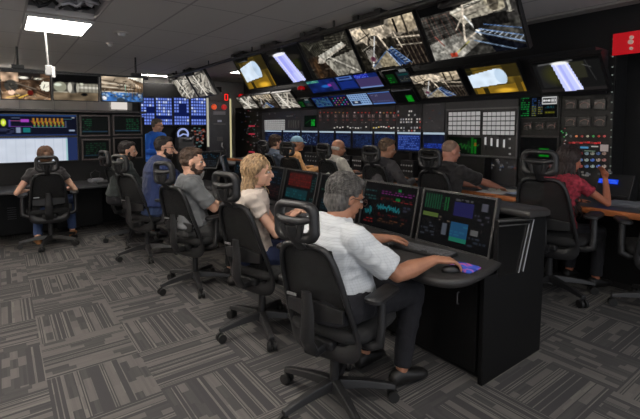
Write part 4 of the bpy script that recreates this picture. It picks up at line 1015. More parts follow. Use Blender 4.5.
# sloping shelf box the second tier leans on
bm = new(); prism(bm, [(4.99, 2.28), (4.66, 2.28), (4.68, 2.23), (4.93, 1.88), (4.99, 1.84)], lambda a, b2: (a, 1.76, b2), lambda a, b2: (a, 9.35, b2))
t = thing('display_hood', 'dark sloping hood behind the row of tilted screens', 'hood', (0, 0, 0)); obj('body', bm, RACK, t)
# red beacons
for xx, yy, r, lb in ((301, 88, .075, 'glowing red beacon above the rack, between the gold picture and the blue displays'), (241, 95.5, .07, 'red glowing beacon beside the numbered column')):
    p = atX(xx, yy, 4.62); t = thing('beacon', lb, 'warning light', tuple(p))
    bm = new(); cyl(bm, (0, 0, -.06), (0, 0, -.035), r*.9, 20); obj('base', bm, BLK, t, smooth=40)
    bm = new(); ell(bm, (0, 0, -.01), (r, r, .05)); obj('dome', bm, mat('beacon_red', (.6, .03, .05), .25, emit=(.65, .04, .07), estr=.5), t, smooth=180)

# ================================================================== LEFT CONSOLE, FAR WALL
t = thing('console_desk', 'dark console along the far left with wide screens built into it', 'desk', (0, 0, 0))
bm = new(); box(bm, (.2, 6.98, .665), (3.3, .80, .035)); obj('worktop', bm, mat('left_top', (.20, .20, .21), .4), t, bevel=.012)
bm = new(); box(bm, (.2, 7.5, .83), (3.4, .30, 1.66)); box(bm, (1.87, 7.2, .33), (.03, .75, .66)); box(bm, (.2, 7.62, 1.3), (3.4, .1, .9)); obj('body', bm, DRK, t)
bm = new(); box(bm, (.2, 7.44, 1.735), (3.42, .36, .035)); obj('top_board', bm, mat('dark_board', (.14, .13, .13), .5), t, bevel=.004)
for k, x_ in enumerate((-1.2, -.5, .2, .9)):
    bm = new(); box(bm, (x_, 7.12, .31), (.6, .02, .56)); d = obj('door', bm, DRK, t, bevel=.003)
    bm = new()
    for i in range(6): box(bm, (x_-.12, 7.105, .40-.03*i), (.10, .008, .008))
    obj('vent', bm, mat('vent_grey', (.22, .22, .23), .4), d)
def face_y(x0, y0, x1, y1, Y):
    a = atY(x0, y0, Y); b2 = atY(x1, y0, Y); c2 = atY(x0, y1, Y); d2 = atY(x1, y1, Y)
    return ((a.x+d2.x)/2, Y, (a.z+b2.z+c2.z+d2.z)/4), b2.x-a.x, (a.z+b2.z-c2.z-d2.z)/2
# upper wide schematic
cv = Cv(150, 46, (.03, .045, .11), 30)
cv.rect(0, 0, 1, .08, (.12, .22, .40)); cv.rect(0, .93, 1, 1, (.10, .16, .32)); x0 = .45
def U(x): return .45+.55*x/75
cv.ell(U(4.5), .38, .018, .17, (.78, .85, .2)); cv.ell(U(4.5), .38, .008, .08, (.95, .95, .6))
cv.rect(U(9), .25, U(11), .58, (.3, .25, .6)); cv.rect(U(20), .22, U(28), .36, (.62, .25, .70)); cv.line(U(11), .56, U(30), .56, .03, (.4, .2, .5)); cv.line(U(11), .3, U(20), .3, .03, (.6, .3, .5))
for i in range(8):
    cv.rect(U(31+i*4), .16, U(33.2+i*4), .36, (.62, .42, .14)); cv.rect(U(32+i*4), .34, U(34+i*4), .50, (.55, .55, .16)); cv.ell(U(33+i*4), .53, .006, .06, (.25, .6, .35)); cv.line(U(30+i*4), .3, U(34+i*4), .52, .025, (.6, .25, .12))
cv.rect(U(22), .62, U(29), .84, (.08, .42, .42)); cv.rect(U(15.5), .6, U(20), .86, (.5, .55, .65)); cv.text(U(0), .62, U(14), .9, 5, (.25, .27, .4)); cv.line(U(30), .6, U(64), .6, .02, (.4, .45, .55)); cv.line(U(64), .3, U(64), .6, .02, (.4, .45, .55)); cv.rect(U(67), .72, U(73), .8, (.55, .6, .7)); cv.line(U(62), .2, U(70), .2, .02, (.3, .5, .5)); cv.text(U(1), .13, U(20), .2, 1, (.35, .4, .5)); cv.rect(U(70), .1, U(73), .16, (.6, .6, .6))
cv.text(0, .15, .44, .85, 8, (.2, .3, .45), .5)
c, w, h = face_y(0, 116, 75.5, 136, 7.3)
display('wide_screen', 'wide dark-blue screen with a coloured piping schematic, over the white table screen', 'screen', (.915-.85, 7.30, 1.525), 1.70, .30, cv, 0, 0, .014, .04, 'wide screens of the left console')
cv = Cv(150, 50, (.80, .83, .88), 31)
cv.blot(.03, 8)
for i in range(22): cv.rect(.0, .05+i*.043, .95, .055+i*.043, (.66, .70, .76), .45)
for i in range(14): cv.rect(.03+i*.066, .05, .033+i*.066, 1, (.62, .67, .74), .6)
cv.rect(0, 0, 1, .04, (.45, .52, .68)); cv.rect(.925, 0, 1, 1, (.12, .17, .32)); cv.rect(.915, .05, .925, 1, (.55, .75, .75))
display('wide_screen', 'wide bright screen showing a white table, behind the seated person in jeans', 'screen', (.915-.85, 7.30, 1.175), 1.70, .34, cv, 0, 0, .014, .04, 'wide screens of the left console')
def gtext(seed, gx0, gx1):
    c = Cv(44, 28, (.03, .035, .03), seed); c.rect(.03, .08, .97, .94, (.04, .05, .045))
    for i in range(5): c.text(gx0+(gx1-gx0)*i/5, .12, gx0+(gx1-gx0)*(i+.8)/5, .85, 7, (.10, .30, .19), .7)
    c.rect(.02, .8, .98, .84, (.15, .25, .35)); return c
BRN = mat('brown_frame', (.24, .21, .20), .45)
for (x0, x1, zc, hh, cv, lb) in ((.955, 1.375, 1.52, .28, gtext(32, .05, .4), 'small framed dark screen with green columns, upper left of four beside the wide screens'),
                                 (1.41, 1.855, 1.53, .28, gtext(33, .45, .95), 'small framed dark screen with green table, upper right of four'),
                                 (.97, 1.375, 1.155, .28, gtext(34, .1, .9), 'small framed dim screen, lower left of four'),
                                 (1.41, 1.855, 1.165, .30, Cv(20, 14, (.045, .042, .04), 1), 'small framed blank screen, lower right of four, behind the balding man')):
    if zc < 1.3: cv.a *= .75
    display('framed_screen', lb, 'screen', ((x0+x1)/2, 7.31, zc), x1-x0-.05, hh, cv, 0, 0, .022, .04, 'small framed screens of the left console', bezmat=BRN)
# desk clutter at left
def junk(x, y, z, label, kind):
    if kind == 'kb': keyboard(x, y, z, 90, label, group='keyboards at the left console')
keyboard(.45, 6.86, .684, 90, 'black keyboard at the left console behind the person in jeans', group='keyboards at the left console')
keyboard(1.30, 6.86, .684, 90, 'black keyboard at the right end of the left console', group='keyboards at the left console')
t = thing('headset_box', 'pale small device on the left console beside the balding man', 'device', (1.10, 7.02, .684), R(20))
bm = new(); box(bm, (0, 0, .03), (.18, .12, .05)); obj('case', bm, mat('device_grey', (.5, .5, .52), .4), t, bevel=.01)
bm = new(); tube(bm, [(-.06, 0, .05), (-.07, 0, .14), (0, 0, .18), (.07, 0, .14), (.06, 0, .05)], .008, 6); obj('headband', bm, BLK, t, smooth=60)
# three hanging screens at the left
bm = new(); box(bm, (.55, 8.02, 2.36), (3.2, .06, .05)); t = thing('screen_rail', 'short black rail carrying the three screens at the far left', 'rail', (0, 0, 0)); obj('beam', bm, BLK, t, bevel=.004)
for x_ in (.25, 1.95, -.8):
    bm = new(); cyl(bm, (x_, 8.02, 2.36), (x_, 8.02, 2.72), .016, 8); obj('drop_rod', bm, BLK, t)
    bm = new(); box(bm, (x_, 8.0, 2.41), (.16, .10, .06)); obj('clamp', bm, BLK, t, bevel=.004)
for x0, x1, Y_, cv, lb in ((.02, .645, 8.0, pipes(40, 54, 30, 4), 'hanging screen of a warm workshop view, leftmost of three'), (.665, 1.30, 7.85, pipes(41, 54, 30, 5), 'hanging screen of a dark tunnel with a pale pipe, middle of three'), (1.335, 1.99, 7.7, pipes(42, 54, 30, 6), 'hanging screen with pale beams over blue floor, right of three')):
    f_ = Y_/7.6; w = (x1-x0)*1.0*f_*.995
    display('hanging_screen', lb, 'screen', ((x0+x1)/2*f_*.985, Y_, 2.125), w*.955, .40, cv, -4, 8, .014, .045, 'three hanging screens at the left')
# ---- far wall
far = thing('equipment_rack', 'black rack wall below and around the blue displays on the back wall', 'rack', (3.2, 10.5, 0))
bm = new(); box(bm, (.16, .1, 1.10), (1.88, .5, 2.2)); obj('cabinet', bm, RACKD, far)
rg = random.Random(9)
def cells(seed, cols, rows, gaps, w=34, h=50):
    c = Cv(w, h, (.05, .09, .28), seed)
    for i in range(cols):
        for j in range(rows):
            x, y = (i+.1)/cols, (j+.1)/rows
            if any(a <= (i+.5)/cols <= b2 and e <= (j+.5)/rows <= f for a, e, b2, f in gaps): continue
            v = .85+.15*c.rg.rand(); c.rect(x, y, x+.78/cols, y+.72/rows, (.46*v, .56*v, .93*v) if c.rg.rand() > .12 else (.75, .8, .95))
    return c
for xa, xb, cv, lb in ((141, 154.5, cells(1, 5, 9, [(.5, .35, .95, .6)]), 'blue cell-grid wall display, leftmost beside the blue-shirted man'), (156, 172, cells(2, 7, 9, [(0, .72, 1, .82)]), 'blue cell-grid wall display, second from the left'),
                       (174, 189, cells(3, 6, 9, [(.3, .25, .8, .5), (0, .6, 1, .7)]), 'blue cell-grid wall display with a dark square'), (191, 206, cells(4, 6, 9, [(0, .68, 1, .78)]), 'violet-blue cell-grid wall display, rightmost next to the column')):
    a, b2 = atY(xa, 111, 10.15), atY(xb, 111, 10.15); zt, zb = atY(xa, 97.5, 10.15).z, atY(xa, 125, 10.15).z
    display('wall_display', lb, 'screen', ((a.x+b2.x)/2, 10.15, (zt+zb)/2), b2.x-a.x, zt-zb, cv, 0, 0, .02, .05, 'blue cell-grid displays on the back wall')
def fpt(x, y, Y=10.24): p = atY(x, y, Y); return p-far.location
for i in range(60):
    p = fpt(192+rg.random()*13, 128+rg.random()*30); bm = new(); box(bm, tuple(p), (.045, .02, .035)); o = obj('button', bm, glow('lamp_far_%d' % (i % 5), [(.45, .25, .2), (.45, .42, .4), (.3, .3, .32), (.5, .2, .15), (.25, .35, .35)][i % 5], .8), far)
p = atY(183, 134, 10.1); t = thing('round_gauge', 'glowing pale-blue round gauge under the blue wall displays', 'gauge', (p.x, p.y, p.z))
bm = new(); cyl(bm, (0, .10, 0), (0, 0, 0), .17, 28); obj('case', bm, BLK, t, smooth=40)
bm = new(); tube(bm, [(.12*math.cos(R(a)), -.005, .12*math.sin(R(a))) for a in range(-30, 220, 15)], .022, 6); obj('ring', bm, glow('ring_blue', (.62, .68, .9), .9), t, smooth=60)
bm = new(); tube(bm, [(-.08, -.006, -.05), (.0, -.006, .0), (.10, -.006, -.02)], .018, 6); obj('needle', bm, MATS['ring_blue'], t)
t = thing('printer', 'grey blocky machine below the glowing round gauge', 'machine', (atY(183, 150, 10.0).x, 9.9, .0))
bm = new(); box(bm, (0, 0, .5), (.5, .4, 1.0)); obj('stand_cabinet', bm, RACKD, t, bevel=.01)
bm = new(); box(bm, (0, 0, 1.13), (.36, .3, .25)); box(bm, (.03, -.14, 1.2), (.2, .1, .06)); obj('body', bm, mat('machine_grey', (.30, .30, .31), .4), t, bevel=.02)
# numbered column
pa, pb = atY(209.5, 130, 9.9), atY(229.5, 130, 9.9)
cx0 = (pa.x+pb.x)/2; cw = pb.x-pa.x
t = thing('control_column', 'tall grey control column with a red numeral display between two glowing yellow-white strips', 'control column', (cx0, 9.9, 0), R(-6))
bm = new(); box(bm, (0, .15, 1.13), (cw, .3, 2.26)); obj('cabinet', bm, mat('column_grey', (.20, .20, .225), .45, var=.15), t, bevel=.006)
for s, zb_, c in ((-1, 1.02, (.72, .70, .62)), (1, .72, (.80, .76, .58))):
    bm = new(); box(bm, (s*(cw/2+.022), .02, (2.2+zb_)/2), (.036, .06, 2.2-zb_)); obj('light_strip', bm, glow('strip_%d' % s, c, .85), t)
def cz(y): return atY(218, y, 9.88).z
bm = new(); box(bm, (0, -.01, cz(97)), (cw*.9, .03, .22)); db = obj('display_box', bm, mat('red_window', (.10, .01, .015), .3), t)
bm = new(); x_, z_ = .17, cz(97)
seg = [(-.035, .07, .035, .07), (.035, .07, .035, 0), (.035, 0, .035, -.07), (.035, -.07, -.035, -.07), (-.035, -.07, -.035, 0), (-.035, 0, -.035, .07)]
for a, b2, c2, d2 in seg: tube(bm, [(x_+a, -.03, z_+b2), (x_+c2, -.03, z_+d2)], .012, 6)
obj('numeral', bm, glow('led_red', (.98, .12, .08), 1.2), db)
for dx_, c in ((-.13, (.85, .3, .12)), (.12, (.65, .08, .08))):
    bm = new(); cyl(bm, (dx_, 0, cz(107)), (dx_, -.05, cz(107)), .07, 20, .055); obj('push_button', bm, mat('push_%g' % dx_, c, .4, emit=c, estr=.5), t, smooth=40)
for (z_, w, h, c) in ((113, .3, .08, (.42, .42, .45)), (121, .10, .05, (.62, .64, .72)), (124, .3, .015, (.4, .4, .4)), (139, .14, .10, (.3, .3, .3)), (151, .3, .02, (.34, .34, .34)), (158, .08, .09, (.35, .33, .3))):
    bm = new(); box(bm, (0, -.006, cz(z_)), (w, .02, h)); obj('switch_plate', bm, mat('plate_%d' % z_, c, .4), t, bevel=.004)
bm = new(); tube(bm, [(.05, -.03, cz(143)), (.02, -.08, cz(146)), (.10, -.08, cz(150)), (.08, -.03, cz(153))], .02, 8); obj('hook_handle', bm, STEEL, t, smooth=60)
# white placard
p = atY(120, 105.5, 10.8); t = thing('wall_placard', 'small white placard on the back wall just under the right-hand hanging screen', 'sign', (p.x, 10.84, p.z))
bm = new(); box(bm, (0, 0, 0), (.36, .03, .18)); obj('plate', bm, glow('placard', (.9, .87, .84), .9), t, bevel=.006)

# ================================================================== PEOPLE
SHOP = bpy.data.scenes.new('workshop')
def evald(o):
    """apply the modifiers of o in a scene of its own, so the rest of the room is not evaluated again"""
    COL.objects.unlink(o); SHOP.collection.objects.link(o)
    with bpy.context.temp_override(scene=SHOP, view_layer=SHOP.view_layers[0]):
        dg = bpy.context.evaluated_depsgraph_get(); me = bpy.data.meshes.new_from_object(o.evaluated_get(dg)); o.modifiers.clear()
    old = o.data; mats = list(old.materials); o.data = me
    if not me.materials:
        for m_ in mats: me.materials.append(m_)
    me.name = o.name
    SHOP.collection.objects.unlink(o); COL.objects.link(o)
    return o
def fuse(name, bm, m, parent, vox=.008, smooth=4, fn=None, lap=.5):
    o = obj(name, bm, m, None)
    r = o.modifiers.new('r', 'REMESH'); r.mode = 'VOXEL'; r.voxel_size = vox; r.use_smooth_shade = True
    s = o.modifiers.new('s', 'SMOOTH'); s.factor = lap; s.iterations = smooth
    evald(o)
    me = o.data
    if fn:
        n_ = len(me.vertices); co = np.empty(n_*3, np.float32); no = np.empty(n_*3, np.float32)
        me.vertices.foreach_get('co', co); me.vertex_normals.foreach_get('vector', no)
        co = co.reshape(-1, 3).tolist(); no = no.reshape(-1, 3).tolist()
        out = [tuple(fn(Vector(a), Vector(b2))) for a, b2 in zip(co, no)]
        me.vertices.foreach_set('co', np.array(out, np.float32).reshape(-1)); me.update()
    for p in me.polygons: p.use_smooth = True
    o.parent = parent
    return o
def sect(c, ax_s, ax_f, a, b, n=18, e=.8):
    out = []
    for k in range(n):
        t_ = 2*PI*k/n; cs, sn = math.cos(t_), math.sin(t_)
        out.append(c+ax_s*(a*abs(cs)**e*math.copysign(1, cs))+ax_f*(b*abs(sn)**e*math.copysign(1, sn)))
    return out
def limb(bm, pts, rad, n=12):
    """tapered round-ended limb through joints, densified"""
    P2, R2 = [], []
    for i in range(len(pts)-1):
        for k in range(4):
            f_ = k/4; P2.append(Vector(pts[i]).lerp(Vector(pts[i+1]), f_)); R2.append(rad[i]*(1-f_)+rad[i+1]*f_)
    P2.append(Vector(pts[-1])); R2.append(rad[-1])
    tube(bm, P2, R2, n)
    for p, r in ((P2[0], R2[0]), (P2[-1], R2[-1])): ell(bm, p, (r, r, r), seg=n, ring=8)
    for p, r in zip(pts[1:-1], rad[1:-1]): ell(bm, p, (r, r, r), seg=n, ring=8)
def ik(S, W, l1, l2, pole):
    d = W-S; L_ = d.length
    if L_ > (l1+l2)*.985: W = S+d.normalized()*(l1+l2)*.985; d = W-S; L_ = d.length
    a = (l1*l1-l2*l2+L_*L_)/(2*L_); h = math.sqrt(max(l1*l1-a*a, 1e-6)); u_ = d/L_
    p = pole-u_*pole.dot(u_); p.normalize()
    return S+u_*a+p*h, W
def hand(bm, W, dr, nrm, side, curl=.5, k=1.0):
    """palm, four unequal bent fingers and a thumb; dr = finger direction, nrm = back of the hand, side = +1 left hand, -1 right"""
    dr = dr.normalized(); nrm = (nrm-dr*nrm.dot(dr)).normalized(); th = nrm.cross(dr)*(-side if True else 1)
    # th points to the thumb side
    R_ = Matrix((dr, th, nrm)).transposed().to_4x4()
    ell(bm, (0, 0, 0), (.05*k, .042*k, .016*k), Matrix.Translation(W+dr*.045*k) @ R_, 12, 8)
    ell(bm, (0, 0, 0), (.035*k, .03*k, .018*k), Matrix.Translation(W+dr*.012*k) @ R_, 12, 8)
    for i, (off, ln) in enumerate(((.030, .068), (.010, .078), (-.010, .072), (-.030, .056))):
        p = W+dr*.082*k+th*off*k; d = dr+th*off*2; d.normalize(); pts = [W+dr*.04*k+th*off*.8*k, p]; a = 0
        for sg in (.42, .33, .25):
            a += curl*.75; dd = (d*math.cos(a)-nrm*math.sin(a)); p = p+dd*ln*sg*k; pts.append(p)
        limb(bm, pts, [.010*k, .0092*k, .0085*k, .008*k, .007*k], 8)
    p0 = W+dr*.02*k+th*.028*k; p1 = p0+(dr*.6+th*.8).normalized()*.035*k-nrm*.006; p2 = p1+(dr*.9+th*.35-nrm*.3).normalized()*.03*k; p3 = p2+(dr-nrm*.5).normalized()*.022*k
    limb(bm, [p0, p1, p2, p3], [.013*k, .0115*k, .0095*k, .008*k], 8)
def headM(Hc, yaw, pitch, roll=0):
    return Matrix.Translation(Hc) @ Euler((R(roll), R(pitch), R(yaw))).to_matrix().to_4x4()
def add_head(bm, M, fem=False, k=1.0, nose=1.0):
    E_l = lambda c, r: ell(bm, Vector(c)*k, Vector(r)*k, M, 20, 14)
    E_l((-.012, 0, .030), (.100, .077, .092)); E_l((.030, 0, -.030), (.064, .060, .080)); E_l((.048, 0, -.078), (.036, .036 if fem else .042, .030))
    E_l((.010, 0, -.070), (.050, .054, .035)); E_l((.080, 0, .028), (.014, .046, .012)); E_l((-.03, 0, -.03), (.07, .06, .07))
    for s in (-1, 1):
        E_l((.064, s*.036, -.022), (.022, .020, .018)); E_l((-.004, s*.077, -.008), (.017, .009, .030)); E_l((.0, s*.079, -.026), (.010, .007, .010))
    m_ = M
    pts = [m_ @ (Vector(p)*k) for p in ((.088, 0, .022), (.098, 0, .002), (.110*(.6+.4*nose)+.0, 0, -.018), (.112, 0, -.026))]
    limb(bm, pts, [.009*k, .010*k, .0115*k, .012*k], 8)
    for s in (-1, 1): E_l((.094, s*.011, -.028), (.010, .008, .007))
    E_l((.090, 0, -.050), (.012, .022, .006)); E_l((.088, 0, -.060), (.012, .018, .007)); E_l((.078, 0, -.088), (.016, .018, .014))
def hairmat(name, c, v=.45):
    return mat(name, c, .55, var=v, vscale=70, stretch=(1, 1, .35), bump=.5, bscale=160)
def strands(bm, M, k, n, length, start, rad=.004, wave=0.0, drop=0.0, seed=0, lift=.006, back=1.0, steps=7, ax=(.104, .083, .098), c0=(-.014, 0, .034)):
    """tapered locks that follow the skull from points accepted by start(u)"""
    rg_ = random.Random(seed); c0 = Vector(c0)
    got = 0; tries = 0
    while got < n and tries < n*30:
        tries += 1
        d = Vector((rg_.gauss(0, 1), rg_.gauss(0, 1), rg_.gauss(0, 1))).normalized()
        if not start(d): continue
        got += 1
        p = c0+Vector((d.x*ax[0], d.y*ax[1], d.z*ax[2])); pts = [p]; ph = rg_.random()*6.28
        flow = Vector((-back, d.y*.8, -.55+rg_.uniform(-.15, .15)))
        L_ = length*rg_.uniform(.7, 1.15)
        for i in range(steps):
            q = p-c0; nrm = Vector((q.x/ax[0]**2, q.y/ax[1]**2, q.z/ax[2]**2)).normalized()
            below = p.z < -.02
            if drop and below: t_ = Vector((0, 0, -1))+Vector((.15*math.cos(ph), .25*d.y, 0))
            else:
                t_ = flow-nrm*flow.dot(nrm); t_ = t_+Vector((0, 0, -drop*1.2))
            t_.normalize(); p = p+t_*L_/steps
            if not (drop and below):
                q = p-c0; s_ = math.sqrt((q.x/ax[0])**2+(q.y/ax[1])**2+(q.z/ax[2])**2); p = c0+q/s_*(1+lift*8*(i/steps))
            w_ = Vector((math.sin(ph+i*1.6), math.cos(ph+i*1.3), 0))*wave*(i/steps)
            pts.append(p+w_)
        pts = [M @ (x_*k) for x_ in pts]
        tube(bm, pts, [rad*k*(1-.75*abs(i/(len(pts)-1)-.3)) for i in range(len(pts))], 5)
def person(label, loc, yaw=0, s=1.0, wide=1.0, lean=8, twist=0, slouch=6, head=(0, 0, 0), hk=1.0, skin=None, shirt=None, sleeve='short', pants=None, shoes=None,
           RW=None, LW=None, hn=None, vox=.008, fem=False, hair=None, haircol=None, beard=None, glasses=None, standing=False, seat=.50, knees=None, curl=.45,
           ank=None, polo=False, hsc=1.0, rpole=None, lpole=None, nose=1.0, group=None, eye=True):
    """loc = floor point below the pelvis; yaw = facing; RW/LW = wrist targets in local metres (x forward, y left)"""
    t = thing('person', label, 'person', (loc[0], loc[1], 0), R(yaw), group)
    skin = skin or SKIN; pants = pants or mat('trousers_black', (.10, .10, .12), .85, bump=.3, bscale=60)
    shoes = shoes or mat('shoe_black', (.09, .085, .085), .5)
    Z = Vector((0, 0, 1)); X_ = Vector((1, 0, 0)); Y_ = Vector((0, 1, 0))
    pz = seat+.075 if not standing else .90*s
    P0 = Vector((0, 0, pz))
    prof = [(-.03, .165, .125), (.03, .17, .128), (.10, .162, .118), (.20, .150, .108), (.30, .158, .114), (.38, .170, .118), (.44, .172, .108), (.49, .135, .090), (.525, .085, .07)]
    def spine(d):
        f_ = d/.52; a = R(lean)+R(slouch)*f_*f_*1.5
        # integrate the bend roughly
        aa = R(lean)+R(slouch)*f_*f_*.5
        return P0+(X_*math.sin(aa)+Z*math.cos(aa))*d*s, a, R(twist)*f_
    def torso(bm, g, lo=-.03, hi=.53, flare=0):
        rings = []
        for d, a, b2 in prof:
            if d < lo or d > hi: continue
            c, an, tw = spine(d)
            f = X_*math.cos(an)-Z*math.sin(an); sd = Y_.copy(); rot = Matrix.Rotation(tw, 3, 'Z'); f, sd = rot @ f, rot @ sd
            fl = flare*(1-(d-lo)/.15) if d < lo+.15 else 0
            w_ = wide if d < .40 else (1+(wide-1)*.5)
            bel = (wide-1)*.25*math.exp(-((d-.15)/.12)**2)
            rings.append(sect(c+f*bel*.3, sd, f, (a*(w_)+g+fl)*s**.5*(.90 if fem and .15 < d < .3 else 1), (b2*(w_+bel)+g+fl)*s**.5))
        loft(bm, rings)
    nb, na, ntw = spine(.52)
    rotT = Matrix.Rotation(R(twist), 3, 'Z')
    c, an, _ = spine(.455)
    sw = (.155 if fem else .178)*(1+(wide-1)*.6)*s**.5
    SR, SL = c+rotT @ Vector((0, -sw, -.012)), c+rotT @ Vector((0, sw, -.012))
    up = X_*math.sin(an*.6)+Z*math.cos(an*.6)
    hyaw, hpit = head[0], head[1]; hroll = head[2] if len(head) > 2 else 0
    Hc = nb+up*.125*hk+Vector((math.cos(R(hyaw)), math.sin(R(hyaw)), 0))*.025
    M = headM(Hc, hyaw, hpit, hroll)
    l1, l2 = .29, .262
    RW = Vector(RW) if RW else Vector((.30, -.16, .60)); LW = Vector(LW) if LW else Vector((.30, .16, .60))
    ER, RW = ik(SR, RW, l1, l2, Vector(rpole or (-.4, -.6, -.8))); EL, LW = ik(SL, LW, l1, l2, Vector(lpole or (-.4, .6, -.8)))
    # legs
    if standing:
        hips = [Vector((0, sg*.09, pz-.03)) for sg in (-1, 1)]; kn = [Vector((.03, sg*.10, pz*.52)) for sg in (-1, 1)]; an_ = [Vector((-.01, sg*.11, .09)) for sg in (-1, 1)]
    else:
        hips = [Vector((.0, sg*.09, pz-.01)) for sg in (-1, 1)]
        kn = [Vector(p) for p in knees] if knees else [Vector((.43*s, sg*.13, seat+.035)) for sg in (-1, 1)]
        an_ = [Vector(p) for p in ank] if ank else [Vector((.40*s, sg*.13, .10)) for sg in (-1, 1)]
    af = 1.0 if not fem else .84
    bm = new(); torso(bm, -.012)
    limb(bm, [nb-up*.05, nb+up*.03, Hc-up*.05], [.062*af*wide**.5, .056*af*wide**.5, .054*af]); add_head(bm, M, fem, hk, nose)
    for S_, E2, W_ in ((SR, ER, RW), (SL, EL, LW)):
        limb(bm, [S_, S_.lerp(E2, .45), E2, E2.lerp(W_, .35), W_], [.050*af*wide**.5, .047*af*wide**.5, .038*af*wide**.3, .040*af*wide**.5, .026*af])
    hn = hn or {}
    for sd, W_, E2 in ((-1, RW, ER), (1, LW, EL)):
        dr, nr = hn.get(sd, ((W_-E2), Z)); hand(bm, W_, Vector(dr), Vector(nr), sd, curl, hsc if not fem else .88)
    for h_, k_, a_ in zip(hips, kn, an_): limb(bm, [h_, k_, a_], [.07, .05, .036])
    fuse('body', bm, skin, t, vox, 3)
    # shirt
    shirt = shirt or mat('shirt_grey', (.5, .5, .5), .9)
    bm = new(); torso(bm, .013, 0 if not standing else -.03, .53, .014)
    for S_, E2, W_ in ((SR, ER, RW), (SL, EL, LW)):
        r0 = .062*af*wide**.38
        base = S_+(c-S_)*.35
        if sleeve == 'short':
            e2 = S_.lerp(E2, .42 if fem else .80); ln = [base, S_, S_.lerp(E2, .4), e2]
            tube(bm, ln, [r0*1.05, r0*1.06, r0*1.04, r0*1.08], 14); ell(bm, S_, (r0*1.06,)*3)
        elif sleeve == 'none': ell(bm, S_, (r0*.9,)*3)
        else:
            limb(bm, [base, S_, S_.lerp(E2, .5), E2, W_.lerp(E2, .06)], [r0, r0*1.05, r0*.97, r0*.86, r0*.62])
    limb(bm, [nb-up*.10, nb-up*.035], [.105*wide**.3*af, .072*wide**.5*af])
    def wr(co, n):
        q = Vector((co.x*10, co.y*10, co.z*17)); a = 1-abs(noise.noise(q))*2; b2 = noise.noise(co*26+Vector((5, 1, 2)))
        return co+n*(.0065*a+.004*b2)
    o = fuse('shirt', bm, shirt, t, vox, 3, wr)
    if polo:
        bm = new(); fr_ = []
        for k_ in range(14):
            a = 2*PI*k_/14; fr_.append(nb-up*.022+X_*(.072*math.cos(a)+.004)+Y_*.076*math.sin(a)+Z*(.030-.030*math.cos(a)))
        tube(bm, fr_, .013, 6, True, sq=(.5, 1.4)); obj('collar', bm, shirt, o, smooth=80)
    # trousers
    bm = new()
    rings = [sect(P0+Z*z_, Y_, X_, a*wide, b2*wide) for z_, a, b2 in ((-.075, .13, .11), (-.05, .172, .135), (0, .178, .135), (.05, .168, .125), (.09, .160, .117))]
    loft(bm, rings)
    for h_, k_, a_ in zip(hips, kn, an_):
        limb(bm, [h_, h_.lerp(k_, .5), k_], [.092*af*wide**.4, .086*af*wide**.4, .066*af*wide**.3]); tube(bm, [k_, k_.lerp(a_, .4), a_+(k_-a_).normalized()*.02], [.066*af*wide**.3, .062*af, .050], 12)
    fuse('trousers', bm, pants, t, max(vox, .008), 3, lambda co, n: co+n*(.005*(1-2*abs(noise.noise(co*14)))))
    for sg, a_ in zip((-1, 1), an_):
        bm = new(); f = Vector((1, sg*.15, 0)).normalized(); sdv = Vector((-f.y, f.x, 0)); z0 = a_.z-.09
        rings = [sect(Vector((a_.x, a_.y, 0))+f*dx+Z*(z0+zc), sdv, Z, w_, h_, 12) for dx, w_, h_, zc in ((-.075, .022, .03, .035), (-.06, .034, .042, .044), (-.01, .038, .05, .052), (.06, .042, .036, .038), (.12, .046, .030, .032), (.165, .038, .024, .026), (.19, .016, .014, .018))]
        loft(bm, rings); obj('shoe', bm, shoes, t, smooth=60)
    # hair
    hc = haircol
    def H_(bm, c_h, r_): ell(bm, Vector(c_h)*hk, Vector(r_)*hk, M, 20, 14)
    if hair in ('short', 'buzz', 'grey', 'curly', 'fringe'):
        bm = new()
        if hair == 'buzz': H_(bm, (-.022, 0, .036), (.096, .0775, .0905)); 
        elif hair == 'fringe':
            H_(bm, (-.030, 0, -.008), (.088, .082, .045)); 
        elif hair == 'short': H_(bm, (-.022, 0, .045), (.098, .080, .092)); H_(bm, (-.04, 0, .005), (.078, .082, .062)); H_(bm, (.03, 0, .098), (.055, .055, .034))
        elif hair == 'curly': H_(bm, (-.025, 0, .045), (.105, .090, .098)); H_(bm, (-.045, 0, -.01), (.08, .088, .075)); H_(bm, (.035, 0, .095), (.055, .065, .035))
        elif hair == 'grey': H_(bm, (-.026, 0, .046), (.103, .087, .096)); H_(bm, (-.045, 0, -.02), (.080, .085, .088)); H_(bm, (.03, 0, .10), (.055, .06, .034))
        amp = {'curly': .010, 'grey': .004, 'short': .003, 'buzz': .001, 'fringe': .002}[hair]; fq = 60 if hair == 'curly' else 45
        ho = fuse('hair', bm, hc, t, max(.005, vox*.8), 2, lambda co, n: co+n*amp*noise.noise(co*fq))
        if hair in ('grey', 'short', 'curly'):
            bm = new()
            cfg = {'grey': (420, .10, .0042, .004), 'short': (220, .035, .003, 0), 'curly': (240, .05, .006, .012)}[hair]
            strands(bm, M, hk, cfg[0], cfg[1], (lambda d: d.x < .72 and (d.z > .1 or d.x < (.1 if hair != 'grey' else -.02)) and d.z > -.75), cfg[2], cfg[3], 0, 3, ax=(.108, .087, .100) if hair != 'short' else (.100, .082, .094), c0=(-.024, 0, .042))
            obj('hair_locks', bm, hc, ho, smooth=180)
